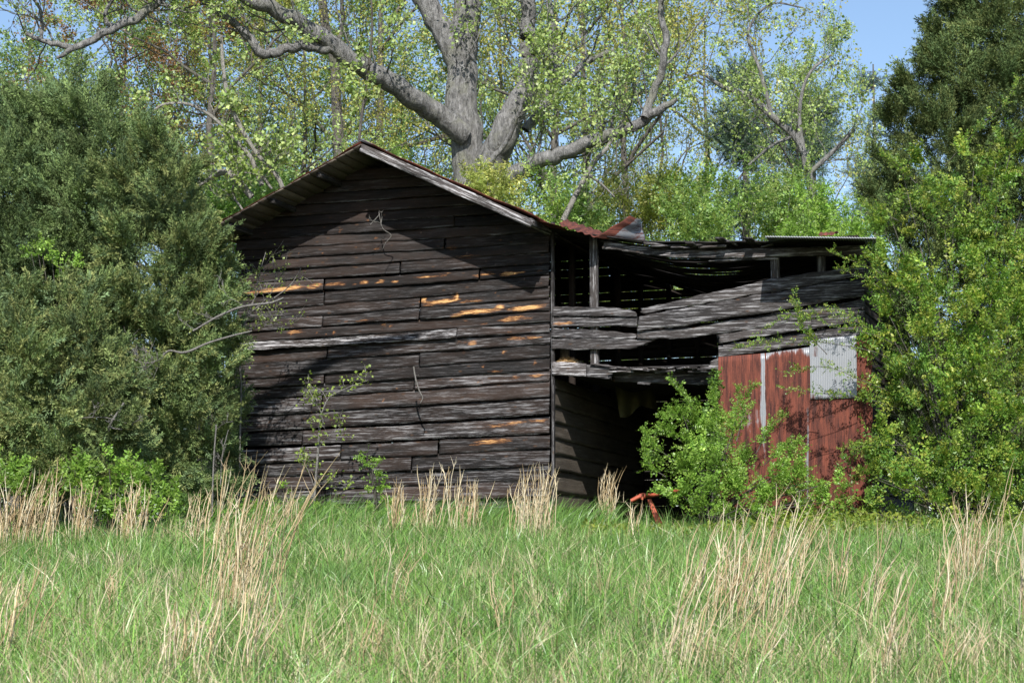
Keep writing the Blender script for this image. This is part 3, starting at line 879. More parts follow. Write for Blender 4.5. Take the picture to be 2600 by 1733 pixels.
def lobed_crown(name, parent, lobes, per_m2, size, tmpls, pal, mat, rng, upness=.35, inner=.25, droop=0.0, leaf_scale=1.0, clumpvar=.22, origin=(0, 0, 0), subs=5.0):
    """lobes: (center(3), radius(3)); twigs stand on the lobes' shells, fewer inside"""
    O, A, S, G = [], [], [], []
    for li, (c, r) in enumerate(lobes):
        c = np.array(c, float); r = np.array(r, float)
        area = 4 * math.pi * (np.mean(r)) ** 2
        n = int(area * per_m2)
        ns = max(6, int(area * subs))
        sd = rdir(ns, rng); sr = rng.normal(.88, .14, ns)
        sg = rng.normal(0, 1, ns)
        w = rng.integers(0, ns, n)
        inside = rng.random(n) < inner
        dirs = nrm(sd[w] + rdir(n, rng) * rng.uniform(.05, .34, n)[:, None])
        rad = np.where(inside, rng.uniform(.25, .8, n), sr[w] + rng.normal(0, .10, n) - .35 * (1 - (dirs * sd[w]).sum(1)) * 6)
        dirs = np.where(inside[:, None], rdir(n, rng), dirs)
        p = c + dirs * r * rad[:, None]
        ax = nrm(dirs * .5 + sd[w] * .6 + rdir(n, rng) * .5 + np.array((0, 0, upness)) - np.array((0, 0, droop)))
        O.append(p); A.append(ax); S.append(rng.uniform(.65, 1.3, n) * size); G.append(sg[w] * .7 + rng.normal(0, .6))
    O, A, S, G = map(np.concatenate, (O, A, S, G))
    V, idx = place_sprays(tmpls, O - A * S[:, None] * .35, A, S, rng, leaf_scale)
    col = pick(pal, len(O), rng, .12) * (1 + clumpvar * np.clip(G, -1.5, 1.5))[:, None]
    cl = np.clip(col[idx] * (1 + .16 * rng.normal(size=(len(idx), 1))), .003, 1)
    return leaf_obj(name, V - np.array(origin), cl, mat, parent)
def PXL(px, py, d, rpx, ry=None, rd=None):
    m = mpp(d); ry = ry or rpx; rd = rd or min(rpx, ry)
    return (np.array(P(px, py, d)), np.array((rpx * m, rd * m, ry * m)))

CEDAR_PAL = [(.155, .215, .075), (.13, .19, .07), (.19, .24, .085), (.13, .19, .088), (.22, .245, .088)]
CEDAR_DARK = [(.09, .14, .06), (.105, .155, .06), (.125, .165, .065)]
def cedar(label, lobes, base, trunk_r, pal, seed, per=30, size=.46, group='red cedars beside the barn', top=None):
    o = empty('cedar_tree', base, label, 'tree', group)
    lo = np.array(base)
    rng = np.random.default_rng(seed)
    lobed_crown('crown', o, lobes, per, size, T_CEDAR, pal, M_CEDAR, rng, upness=.55, inner=.34, origin=lo, subs=2.0)
    topz = max(c[2] for c, r in lobes)
    lines = [(np.array([(0, 0, -.2), (.05, .03, (topz - lo[2]) * .5), (0, 0, topz - lo[2])]), np.array([trunk_r, trunk_r * .6, .02]))]
    for c, r in lobes:
        c = np.array(c) - lo
        lines.append((np.array([(0, 0, max(.3, c[2] * .75)), c * (.5, .5, .92), c]), np.array([.04, .025, .01])))
    link('trunk', tubes_mesh('trunk', lines), M_BARK, o)
    return o
def gp(px, d):
    x = (px - 1300) / FPX * d
    return (x, d, float(ground_z(d)))
def fill_lobes(rng, n, xs, ys, d, dd, r):
    return [PXL(rng.uniform(*xs), rng.uniform(*ys), d + rng.uniform(-dd, dd), rng.uniform(*r)) for _ in range(n)]
rL = np.random.default_rng(21)
lobA = [PXL(150, 265, 36.5, 85), PXL(60, 305, 36.5, 105), PXL(230, 300, 36.3, 105), PXL(120, 400, 36, 130), PXL(300, 400, 36, 110), PXL(20, 470, 35.6, 130), PXL(210, 530, 35.6, 130),
        PXL(60, 620, 35.4, 120), PXL(-100, 350, 36.5, 140), PXL(-120, 600, 36, 170), PXL(330, 560, 35.8, 100), PXL(150, 720, 35.6, 120), PXL(-80, 850, 35.6, 170), PXL(60, 860, 36, 130), PXL(200, 900, 36, 130), PXL(260, 690, 35.8, 110), PXL(280, 800, 35.8, 110), PXL(180, 620, 35.8, 110)]
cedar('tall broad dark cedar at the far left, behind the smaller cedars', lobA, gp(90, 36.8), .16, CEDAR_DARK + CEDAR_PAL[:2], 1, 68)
lobB = [PXL(400, 380, 34.8, 80), PXL(445, 440, 34.8, 72), PXL(330, 460, 34.8, 85), PXL(420, 520, 34.5, 105), PXL(478, 548, 34.6, 50), PXL(330, 620, 34.3, 95), PXL(460, 650, 34.4, 105), PXL(535, 660, 34.6, 52), PXL(560, 715, 34.7, 45),
        PXL(380, 760, 34.1, 105), PXL(500, 770, 34.4, 95), PXL(560, 820, 34.7, 50), PXL(300, 850, 34.1, 100), PXL(430, 880, 34.2, 110), PXL(530, 920, 34.6, 75), PXL(350, 990, 34.0, 105), PXL(470, 1030, 34.3, 95), PXL(550, 1020, 34.8, 50), PXL(420, 1130, 34.2, 95), PXL(530, 1130, 34.8, 60), PXL(480, 1230, 34.5, 80)]
cedar('full cedar pressing against the left eave of the barn', lobB, gp(430, 35), .12, CEDAR_PAL, 2, 74)
lobC = [PXL(40, 760, 32.8, 85), PXL(150, 790, 32.6, 90), PXL(230, 740, 32.9, 60), PXL(60, 900, 32.4, 120), PXL(210, 900, 32.4, 100), PXL(300, 960, 32.5, 75), PXL(120, 1010, 32.2, 120), PXL(260, 1060, 32.3, 95), PXL(10, 1080, 32.2, 120), PXL(160, 1150, 32.2, 105), PXL(330, 1120, 32.5, 75), PXL(60, 1200, 32.2, 100), PXL(-90, 880, 32.6, 140), PXL(-100, 1080, 32.4, 150), PXL(280, 1200, 32.4, 85)]
cedar('low olive-green cedar in front at the left edge, branches to the ground', lobC, gp(120, 32.8), .1, CEDAR_PAL, 3, 74)
lobR = [PXL(2480, -60, 38, 130), PXL(2435, 60, 38, 90), PXL(2540, 80, 37.6, 120), PXL(2380, 120, 38, 65), PXL(2440, 190, 37.6, 110), PXL(2345, 235, 37.8, 75), PXL(2560, 250, 37.3, 130), PXL(2290, 320, 37.8, 75), PXL(2400, 330, 37.4, 110), PXL(2510, 400, 37.1, 120),
        PXL(2280, 430, 37.6, 85), PXL(2390, 480, 37.2, 110), PXL(2240, 500, 37.6, 60), PXL(2300, 560, 37.3, 90), PXL(2480, 580, 36.9, 130), PXL(2620, 480, 37, 140), PXL(2650, 150, 37.4, 130), PXL(2360, 700, 37.2, 120), PXL(2560, 760, 37, 140), PXL(2300, 850, 37.2, 110), PXL(2450, 950, 37, 140), PXL(2340, 1080, 37.2, 120), PXL(2560, 1150, 37, 140), PXL(2700, 800, 37.2, 180), PXL(2480, -220, 38.3, 100), PXL(2485, -360, 38.4, 70)]
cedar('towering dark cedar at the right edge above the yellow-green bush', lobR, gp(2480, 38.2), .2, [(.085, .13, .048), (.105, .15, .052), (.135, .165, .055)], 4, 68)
lobS = [PXL(585, 860, 36.2, 40), PXL(590, 960, 36.2, 45), PXL(570, 1060, 36.0, 50), PXL(580, 1150, 35.6, 45), PXL(560, 1240, 35.5, 50)]
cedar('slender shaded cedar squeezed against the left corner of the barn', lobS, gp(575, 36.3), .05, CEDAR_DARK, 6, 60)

# ---------------- shrubs
YG = [(.20, .32, .05), (.15, .27, .045), (.26, .36, .06), (.11, .22, .04), (.33, .37, .07)]
FG = [(.22, .37, .06), (.17, .30, .05), (.28, .42, .075), (.19, .34, .05)]
DG = [(.12, .23, .045), (.15, .28, .05), (.10, .19, .04)]
def shrub(name, label, lobes, base, pal, seed, per=34, size=.34, arms=(), group=None, leaf_scale=1.0, cat='bush', upness=.5, arm_leaf=1.0, inner=.28, subs=4.5):
    o = empty(name, base, label, cat, group)
    lo = np.array(base); rng = np.random.default_rng(seed)
    lobed_crown('foliage', o, lobes, per, size, T_SHRUB, pal, M_LEAF, rng, upness=upness, inner=inner, origin=lo, leaf_scale=leaf_scale, clumpvar=.2, subs=subs)
    lines = []
    for c, r in lobes:
        c = np.array(c) - lo
        for _ in range(2):
            e = c + rng.normal(0, .25, 3) * r
            lines.append((spline([(rng.normal(0, .1), rng.normal(0, .1), 0), e * (.45, .45, .65), e], 7), np.linspace(.022, .006, 7)))
    V = []
    for arm in arms:                                              # long arching leafy shoots
        pts, rad = px_line([(a[0], a[1], .9, *a[2:]) for a in arm], 33, 14)
        lines.append((pts - lo, np.linspace(.010, .003, len(pts))))
        k = 64
        t = rng.uniform(.12, 1, k) ** .85; ii = t * (len(pts) - 1); i0 = np.minimum(ii.astype(int), len(pts) - 2)
        q = pts[i0] + (pts[i0 + 1] - pts[i0]) * (ii - i0)[:, None]
        ax = nrm(nrm(pts[i0 + 1] - pts[i0]) * .8 + rdir(k, rng) * .8 + (0, 0, .2))
        v, idx = place_sprays(T_SHRUB, q, ax, rng.uniform(.12, .27, k) * (1.25 - .6 * t), rng, 1.2 * arm_leaf)
        V.append((v, pick(pal, len(idx), rng, .2)))
    if V:
        f = o.children[0]
        bpy.data.objects.remove(f, do_unlink=True)
        # rebuild as one crown so each bush keeps a single foliage part
        f = lobed_crown('foliage', o, lobes, per, size, T_SHRUB, pal, M_LEAF, rng, upness=upness, inner=inner, origin=lo, leaf_scale=leaf_scale, clumpvar=.2, subs=subs)
        me = f.data; n0 = len(me.vertices)
        co = np.empty(n0 * 3, np.float32); me.vertices.foreach_get('co', co)
        cc = np.empty(n0 * 4, np.float32); me.color_attributes['col'].data.foreach_get('color', cc)
        VA = np.concatenate([co.reshape(-1, 3)] + [v - lo for v, c in V])
        CA = np.concatenate([cc.reshape(-1, 4)[::4, :3]] + [c for v, c in V])
        bpy.data.objects.remove(f, do_unlink=True)
        leaf_obj('foliage', VA, CA, M_LEAF, o)
    link('stems', tubes_mesh('stems', lines), M_BARK, o)
    return o

lobY = [PXL(2330, 440, 34.2, 60), PXL(2480, 440, 34, 70), PXL(2560, 380, 34, 70), PXL(2260, 560, 33.8, 60), PXL(2400, 560, 33.5, 90), PXL(2540, 560, 33.4, 100), PXL(2270, 690, 33.3, 75), PXL(2390, 720, 33, 105), PXL(2530, 740, 33, 115),
        PXL(2250, 820, 33.2, 60), PXL(2350, 860, 32.8, 100), PXL(2500, 900, 32.6, 120), PXL(2290, 960, 33.4, 55), PXL(2420, 1030, 32.6, 105), PXL(2560, 1060, 32.5, 110), PXL(2300, 1150, 33.2, 70), PXL(2440, 1180, 32.6, 100), PXL(2240, 1220, 33.0, 75), PXL(2350, 1250, 32.6, 85), PXL(2560, 1240, 32.5, 110),
        PXL(2660, 700, 33, 130), PXL(2680, 950, 32.8, 140), PXL(2480, 1290, 32.4, 80), PXL(2180, 1290, 32.8, 55), PXL(2235, 900, 33.4, 45), PXL(2225, 1010, 33.5, 40), PXL(2225, 1100, 33.3, 45), PXL(2190, 1180, 33.1, 45)]
shrub('tall_bush', 'tall yellow-green bush hiding the right end of the shed', lobY, gp(2430, 33.2), YG, 31, 52, .34, inner=.14, subs=2.4,
      arms=[[(2300, 760, 33.5), (2230, 690, 33.2), (2160, 660, 33), (2112, 640, 32.9)], [(2290, 790, 33.4), (2220, 720, 33.1), (2150, 690, 33), (2128, 682, 32.9)],
            [(2320, 900, 33.4), (2220, 850, 33), (2120, 830, 32.8), (2010, 800, 32.7), (1920, 855, 32.7)], [(2330, 980, 33.4), (2240, 900, 33), (2160, 880, 32.8), (2040, 865, 32.7), (1860, 880, 32.7)],
            [(2300, 1010, 33.4), (2200, 970, 33), (2090, 930, 32.8), (1980, 945, 32.7)], [(2290, 1040, 33.4), (2190, 1010, 33), (2100, 1000, 32.8), (1990, 985, 32.7)],
            [(2250, 860, 33.4), (2180, 820, 33), (2110, 790, 32.8), (2050, 800, 32.7)], [(2100, 900, 33), (2040, 830, 32.8), (2020, 770, 32.8), (2012, 745, 32.8)], [(2400, 420, 34), (2480, 330, 33.9), (2560, 250, 33.8), (2590, 200, 33.8)], [(2330, 470, 34), (2280, 420, 34), (2240, 390, 34)], [(2280, 560, 33.8), (2200, 520, 33.7), (2150, 500, 33.7)], [(2300, 1130, 33.2), (2200, 1130, 33), (2140, 1140, 32.9)]])
lobM = [PXL(1718, 1185, 33.4, 58), PXL(1760, 1120, 33.5, 60), PXL(1740, 1060, 33.7, 45), PXL(1830, 1140, 33.4, 65), PXL(1800, 1220, 33.0, 80), PXL(1890, 1200, 33.3, 65), PXL(1735, 1255, 33.0, 55), PXL(1900, 1270, 32.9, 75), PXL(1990, 1240, 33.1, 65), PXL(2010, 1180, 33.5, 40), PXL(1780, 1290, 32.7, 65), PXL(2080, 1290, 32.8, 60), PXL(1850, 1090, 33.8, 38), PXL(1960, 1210, 33.1, 45), PXL(2050, 1235, 33.0, 50), PXL(2120, 1240, 33.0, 50)]
shrub('leafy_bush', 'bright green bush in front of the open lower bay', lobM, gp(1800, 33.4), FG, 32, 60, .28, inner=.2, subs=3.0,
      arms=[[(1760, 1090, 33.6), (1750, 1020, 33.6), (1725, 985, 33.5), (1700, 958, 33.5)], [(1760, 1080, 33.6), (1720, 1050, 33.5), (1685, 1060, 33.4)], [(1730, 1120, 33.5), (1690, 1090, 33.4), (1670, 1085, 33.4)], [(1870, 1120, 33.5), (1890, 1040, 33.5), (1905, 985, 33.5), (1918, 975, 33.5)], [(1850, 1130, 33.5), (1870, 1050, 33.5), (1875, 985, 33.5)],
            [(1920, 1150, 33.4), (1960, 1080, 33.4), (1990, 1050, 33.4)], [(1940, 1180, 33.3), (2000, 1130, 33.3), (2030, 1120, 33.3)], [(1700, 1160, 33.3), (1660, 1130, 33.2), (1635, 1090, 33.2)], [(1690, 1210, 33.2), (1650, 1180, 33.1), (1640, 1140, 33.1)], [(1820, 1090, 33.5), (1815, 1020, 33.6), (1805, 985, 33.6)]])
vine = shrub('climbing_vine', 'dark green climbing vine at the edge of the rusty tin', [PXL(1812, 985, 34.6, 16, 40), PXL(1805, 1060, 34.6, 22, 45), PXL(1818, 1120, 34.6, 20, 40)], gp(1812, 34.7), DG, 33, 110, .2, leaf_scale=1.7, cat='vine')
# low growth at the left
shrub('low_shrub', 'low bright green shrub spreading under the left cedars', [PXL(200, 1200, 31.2, 60, 30), PXL(300, 1190, 31.2, 70, 35), PXL(380, 1220, 31.0, 60, 35), PXL(250, 1260, 30.8, 80, 40), PXL(430, 1280, 30.8, 60, 35), PXL(150, 1250, 31, 60, 35), PXL(360, 1310, 30.6, 60, 30)], gp(290, 31.2), FG, 34, 60, .3, leaf_scale=1.3)
shrub('low_shrub', 'small pale green shrub at the very left edge of the field', [PXL(20, 1180, 31.2, 45, 25), PXL(-20, 1230, 31, 70, 40), PXL(60, 1240, 31, 50, 30)], gp(10, 31.2), FG, 35, 60, .3, leaf_scale=1.3)
shrub('young_tree', 'fresh green sapling growing among the dark cedars', [PXL(120, 620, 33.2, 35, 22), PXL(160, 670, 33.1, 45, 28), PXL(95, 640, 33.2, 30, 18), PXL(180, 720, 33.2, 25, 18)], gp(170, 33.4), FG, 36, 60, .28, cat='sapling')
shrub('wall_shrub', 'upright leafy weed against the middle of the plank wall', [PXL(948, 1180, 35.0, 22, 28), PXL(960, 1235, 35.0, 26, 32), PXL(965, 1290, 34.9, 34, 28), PXL(930, 1150, 35, 12, 18)], gp(958, 35.2), FG, 37, 60, .2, cat='weed', leaf_scale=1.3)
shrub('wall_shrub', 'low leafy weeds at the foot of the plank wall near the sapling', [PXL(720, 1275, 35.2, 40, 30), PXL(800, 1290, 35.2, 45, 25), PXL(660, 1300, 35, 40, 25), PXL(705, 1235, 35.4, 18, 16), PXL(860, 1320, 35, 40, 20)], gp(750, 35.6), FG, 38, 45, .2, cat='weed', leaf_scale=1.3)
shrub('wall_shrub', 'dark leafy weeds at the left corner of the barn', [PXL(470, 1280, 33.4, 50, 40), PXL(530, 1300, 33.6, 50, 35), PXL(600, 1300, 34, 40, 30)], gp(520, 33.8), DG, 39, 45, .24, cat='weed', leaf_scale=1.3)

# ------------------------------------------------------------------ branching trees
def grow(rng, p, d, L, r, level, maxl, out, tips, spread=.75, up=.08, wander=.16, kids=(5, 4, 4), trop=None):
    n = 6 if level < 2 else 4
    pts = [np.array(p, float)]; d = nrm(np.array(d, float))
    for _ in range(n):
        d = nrm(d + rng.normal(0, wander, 3) + np.array((0, 0, up)))
        pts.append(pts[-1] + d * L / n)
    pts = np.array(pts); rad = np.linspace(r, r * .45 if level < maxl else r * .3, n + 1)
    out.append((pts, np.maximum(rad, .006 if r > .008 else .0025)))
    if level >= maxl - 1:
        for q in range(1, n + 1): tips.append((pts[q], d, level))
    if level >= maxl: return
    k = kids[min(level, len(kids) - 1)]
    for j in range(k):
        f = rng.uniform(.3, 1.0) if j else 1.0
        i = min(int(f * n), n - 1); b = pts[i] + (pts[i + 1] - pts[i]) * (f * n - i if f < 1 else 1)
        side = rdir(1, rng)[0]; ax = nrm(pts[i + 1] - pts[i]); side = nrm(side - ax * side.dot(ax))
        grow(rng, b, nrm(ax + side * rng.uniform(.5, 1.2) * spread), L * rng.uniform(.48, .75) * (1.0 if j else .8), max(r * .45 * rng.uniform(.6, 1), .007), level + 1, maxl, out, tips, spread, up, wander, kids)
def leaf_cloud(tips, per, spread, ln, pal, rng, droop=.3):
    T = np.array([t[0] for t in tips]); n = len(T) * per
    c = np.repeat(T, per, 0) + rng.normal(0, spread, (n, 3))
    d = nrm(rdir(n, rng) + (0, 0, -droop)); up = nrm(rdir(n, rng) + (0, -.3, .8))
    l = rng.uniform(.7, 1.3, n) * ln
    clump = np.repeat(rng.normal(0, .14, len(T)), per)
    return leaf_quads(c, d, up, l, l * rng.uniform(.6, .9, n)), np.clip(pick(pal, n, rng, .14) * (1 + clump)[:, None], .004, 1)

PAL_FRESH = [(.38, .48, .16), (.31, .42, .13), (.45, .53, .20), (.25, .36, .11)]
PAL_YEL = [(.42, .43, .11), (.48, .45, .12), (.35, .39, .10), (.40, .36, .10)]
PAL_GRN = [(.22, .33, .11), (.27, .38, .12), (.18, .28, .10)]
PAL_RED = [(.30, .16, .075), (.26, .14, .07), (.33, .20, .08), (.22, .15, .07)]
def make_tree(name, label, H, r, pal, seed, base, per=7, leaf=.15, first=.3, nl=10, spread=.95, group='background trees', limbL=.30, lean=0.0, sp=.085, bark=None, maxl=3):
    rng = np.random.default_rng(seed); out, tips = [], []
    n = 10
    tr = np.array([(lean * (i / n) ** 1.5 * H + rng.normal(0, .06), rng.normal(0, .06), -.3 + i / n * H) for i in range(n + 1)])
    out.append((spline(tr, 24), np.linspace(r, .02, 24)))
    for j in range(nl):
        f = first + (1 - first) * (j + rng.random()) / nl
        i = min(int(f * n), n - 1); b = tr[i] + (tr[i + 1] - tr[i]) * (f * n - i)
        a = j * 2.4 + rng.uniform(-.5, .5)
        d = np.array((math.cos(a), math.sin(a), rng.uniform(.25, .9)))
        grow(rng, b, d, H * limbL * (1.15 - .75 * (f - first) / (1 - first)), r * .42 * (1.1 - .7 * f), 0, maxl, out, tips, spread=spread, kids=(4, 4, 3))
    V, C = leaf_cloud(tips, per, sp, leaf, pal, rng)
    o = empty(name, base, label, 'tree', group)
    leaf_obj('crown', V, C, M_LEAF, o)
    link('trunk', tubes_mesh('trunk', out), bark or M_BARK, o)
    return o

def tree_at(proto, px, d, H0, top_py, label, rz, w=1.0):
    g = gp(px, d); h = P(px, top_py, d).z - g[2]; s = h / H0
    if proto.get('used') is None:
        proto['used'] = 1; proto.location = g; proto.rotation_euler = (0, 0, rz); proto.scale = (s * w, s * w, s); proto['label'] = label
        return proto
    return copy_tree(proto, g, rz, (s * w, s * w, s), label)
pf = make_tree('broadleaf_tree', '', 16, .22, PAL_FRESH, 41, (0, 0, 0), per=9, leaf=.076)
py_ = make_tree('broadleaf_tree', '', 16, .2, PAL_YEL, 42, (0, 0, 0), per=7, leaf=.072)
pg = make_tree('broadleaf_tree', '', 16, .2, PAL_GRN, 43, (0, 0, 0), per=9, leaf=.078)
pr = make_tree('broadleaf_tree', '', 14, .18, PAL_RED, 44, (0, 0, 0), per=9, leaf=.072)
tree_at(pr, 290, 62, 14, 20, 'reddish-brown budding tree behind the left cedars', 0)
tree_at(pf, 520, 56, 16, -150, 'fresh green tree above the gap between cedars and barn roof', .4)
tree_at(pg, 650, 68, 16, -60, 'mid green tree far behind the left roof slope', 1.1)
tree_at(py_, 760, 60, 16, -20, 'yellow-green tree just left of the barn ridge', 2.0)
tree_at(pf, 960, 64, 16, -260, 'light green tree behind the ridge, left of the great oak', 2.9)
tree_at(py_, 1410, 58, 16, -200, 'yellow-green tree just right of the great oak', .8)
tree_at(py_, 1490, 66, 16, -260, 'tall yellowish tree behind the low mossy oak limb', 3.6)
tree_at(pf, 1590, 62, 16, -330, 'tall pale green tree standing right of the yellowish one', 4.6, .68)
tree_at(pf, 2040, 52, 16, 190, 'rounded bright green tree in front of the dark pine', 5.3, .8)
tree_at(pg, 40, 60, 16, 60, 'green tree peeping over the far-left cedar top', 2.2)
tree_at(pg, 180, 74, 16, 120, 'distant green tree behind the reddish tree', 4.0)
tree_at(pg, 1270, 72, 16, -60, 'distant green tree between the two oak stems', 5.0)
tree_at(pg, 420, 70, 16, 60, 'distant green tree right of the reddish tree', .2)
tree_at(py_, 1800, 75, 16, 60, 'distant yellowish tree left of the open sky', 1.7)
tree_at(pg, 860, 76, 16, 40, 'distant green tree directly behind the ridge', 3.3)

# pines far behind
PAL_PINE = [(.10, .155, .105), (.12, .175, .11), (.085, .135, .095)]
def pine(label, px, d, top, halfw, seed):
    g = gp(px, d); o = empty('pine_tree', g, label, 'tree', 'distant pines')
    rng = np.random.default_rng(seed); tz = P(px, top, d).z; H = tz - g[2]
    lob = []; lines = [(np.array([(0, 0, -.3), (0, .1, H * .5), (0, 0, H * .98)]), np.array([.22, .16, .03]))]
    w = halfw * mpp(d)
    for k in range(30):
        f = rng.uniform(.35, 1.0); a = rng.uniform(0, 6.28); rr = w * (1.05 - f) ** .55 * rng.uniform(.35, 1)
        c = np.array((math.cos(a) * rr, math.sin(a) * rr, H * f - .4))
        lob.append((c, np.array((.75, .75, .42)) * rng.uniform(.7, 1.2)))
        lines.append((np.array([(0, 0, H * f - .9), c * (.6, .6, 1), c]), np.array([.05, .03, .015])))
    lobed_crown('crown', o, lob, 22, .5, T_CEDAR, PAL_PINE, M_CEDAR, rng, upness=.5)
    link('trunk', tubes_mesh('trunk', lines), M_BARK, o)
pine('dark blue-green pine behind the bright green tree', 1905, 57, 150, 120, 51)
pine('dark pine rising beside the right-hand cedar', 2240, 88, 140, 110, 52)
pine('broad bluish pine between the other two pines', 2080, 60, 235, 120, 53)

# shrubs behind the barn
BACK = [(.24, .37, .09), (.20, .32, .08), (.30, .39, .10), (.17, .29, .08)]
BACKY = [(.36, .40, .11), (.30, .37, .09), (.42, .42, .12)]
def back_shrub(label, px, d, top, half, pal, seed):
    rng = np.random.default_rng(seed)
    lob = []
    for k in range(9):
        x = px + rng.uniform(-.9, .9) * half; y = top + 40 + rng.uniform(0, 190) * (0.6 + abs(x - px) / half * .4)
        lob.append(PXL(x, y, d + rng.uniform(-1, 1), rng.uniform(55, 90)))
    for k in range(4):
        lob.append(PXL(px + rng.uniform(-1, 1) * half, top + rng.uniform(230, 420), d + rng.uniform(-1, 1), 95))
    shrub('thicket_bush', label, lob, gp(px, d), pal, seed, 22, .42, group='bushes growing behind the barn')
back_shrub('green bush behind the bent-up roof sheet', 1470, 47, 440, 90, BACK, 61)
back_shrub('yellow-green bush above the middle of the shed roof', 1640, 49, 400, 100, BACKY, 62)
back_shrub('green bush above the broken roof boards of the shed', 1790, 47, 440, 100, BACK, 63)
back_shrub('green bush above the shed tin, left of the cedar', 1960, 48, 450, 100, BACK, 64)
back_shrub('pale green bush beside the right-hand cedar, above the tin', 2120, 46, 470, 100, FG, 65)
back_shrub('dense bush behind the left roof slope of the barn', 720, 50, 380, 110, BACK, 66)
back_shrub('dark bush between the left cedars and the roof', 560, 48, 450, 90, DG, 67)
back_shrub('yellow-green bush at the foot of the great oak', 1250, 46.5, 430, 75, BACKY, 68)
back_shrub('green bush behind the ridge of the barn', 950, 53, 340, 100, BACK, 69)

# far woods reading as one mass
def far_woods():
    rng = np.random.default_rng(77); n = 90000
    x = rng.uniform(-42, 46, n); y = rng.uniform(95, 112, n)
    top = 8.5 + 2.2 * vnoise(x * .22, 3) + 1.4 * vnoise(x * .9, 5)
    z = ground_z(y) + rng.random(n) ** .7 * top
    c = np.stack([x, y, z], -1)
    l = rng.uniform(.3, .55, n)
    V = leaf_quads(c, rdir(n, rng), nrm(rdir(n, rng) + (0, -.5, .6)), l, l * .75)
    o = leaf_obj('far_woods', V, pick([(.10, .15, .05), (.14, .17, .06), (.09, .12, .06), (.15, .13, .07)], n, rng, .2), M_LEAF)
    tag(o, 'hazy mixed spring woods far behind the barn', 'woods', kind='stuff')
far_woods()

# ------------------------------------------------------------------ the great oak behind the barn
def oak():
    d = 49.0
    g = gp(1205, d); o = empty('oak_tree', g, 'great grey oak with heavy spreading limbs rising behind the barn', 'tree'); lo = np.array(g)
    rng = np.random.default_rng(88); out, tips = [], []
    main = [
        [(1205, 780, 66), (1200, 600, 54), (1196, 480, 46), (1190, 380, 42), (1178, 300, 45), (1171, 200, 41), (1174, 120, 42), (1182, 50, 38), (1188, 0, 37), (1200, -150, 30), (1190, -400, 18)],
        [(1172, 170, 30), (1128, 80, 30), (1072, 0, 28), (1030, -100, 24), (980, -300, 14)],
        [(1215, 540, 40, 48.6), (1232, 450, 40, 48.4), (1256, 390, 39, 48.2), (1290, 315, 35, 48), (1326, 240, 29, 48), (1340, 170, 26, 48), (1342, 90, 22, 48), (1342, 0, 20, 48), (1352, -150, 16, 48)],
        [(1180, 345, 30, 48.6), (1110, 292, 29, 48.2), (1040, 243, 28, 47.6), (960, 190, 26, 47), (880, 140, 24, 46.5), (800, 80, 22, 46), (700, 25, 20, 45.5), (600, -20, 18, 45), (480, -90, 14, 44.5), (340, -160, 8, 44)],
        [(880, 142, 16, 46.5), (820, 122, 13, 46.2), (730, 121, 13, 46), (666, 137, 13, 45.8), (645, 112, 12, 45.7), (608, 68, 10, 45.6), (550, 25, 9, 45.4), (500, -15, 8, 45.2), (430, -80, 5, 45)],
        [(1225, 500, 32, 48.4), (1300, 447, 22, 47.8), (1360, 417, 20, 47.3), (1440, 385, 18.5, 46.8), (1530, 350, 17, 46.4), (1600, 322, 14.5, 46), (1648, 290, 13, 45.8), (1690, 268, 10, 45.6), (1720, 252, 5, 45.5)],
        [(1640, 296, 11, 45.8), (1672, 200, 10, 45.8), (1690, 120, 10, 45.6), (1685, 60, 9, 45.5), (1672, -10, 8, 45.4), (1650, -90, 5, 45.8)],
        [(480, -90, 12, 44.5), (420, -8, 12, 44.2), (360, 35, 12, 44), (300, 70, 11, 43.8), (230, 102, 10, 43.7), (190, 125, 9, 43.6), (145, 147, 4, 43.6)],
        [(185, 125, 8, 43.6), (160, 118, 8, 43.6), (115, 105, 7, 43.5), (68, 85, 5, 43.5)],
        [(106, 103, 5, 43.5), (107, 65, 4.5, 43.5), (98, 15, 4, 43.5), (60, -30, 3, 43.5)],
        [(290, 75, 8, 43.8), (268, 50, 6, 43.8), (285, 0, 5, 43.8), (300, -40, 4, 43.8)],
        [(1240, 420, 9, 47.6), (1290, 350, 6, 47.4), (1330, 250, 4, 47), (1350, 200, 3, 47)],
        [(1395, 235, 9, 49), (1450, 190, 9, 49.5), (1500, 150, 8, 50), (1560, 130, 6, 50)], [(1330, 330, 12, 49), (1395, 240, 12, 49.3), (1400, 120, 11, 49.5), (1395, 0, 9, 50)],
    ]
    for k, pl in enumerate(main):
        pts, rad = px_line(pl, d, len(pl) * 6)
        pts = pts - lo
        w = np.minimum(rad, .12)[:, None] * .5
        pts = pts + w * np.stack([vnoise(np.arange(len(pts)) * .5, k), vnoise(np.arange(len(pts)) * .5, k + 30), vnoise(np.arange(len(pts)) * .5, k + 60)], -1)
        out.append((pts, rad))
        nb = {0: 8, 1: 4, 2: 10, 3: 14, 4: 10, 5: 12, 6: 7, 7: 9, 8: 5, 9: 5, 10: 5}.get(k, 5)
        for j in range(nb):
            i = rng.integers(len(pts) // 4, len(pts) - 1)
            ax = nrm(pts[i + 1] - pts[i]); s = rdir(1, rng)[0]; s = nrm(s - ax * s.dot(ax) + (0, 0, .25))
            grow(rng, pts[i], nrm(ax * .5 + s), rng.uniform(.9, 2.1), min(rad[i] * .35, .03), 1, 3, out, tips, spread=.9, wander=.22, kids=(4, 4, 3))
    V, C = leaf_cloud(tips, 3, .06, .092, PAL_FRESH, rng)
    leaf_obj('crown', V, C, M_LEAF, o)
    link('trunk', tubes_mesh('trunk', out), M_OAK, o)
oak()

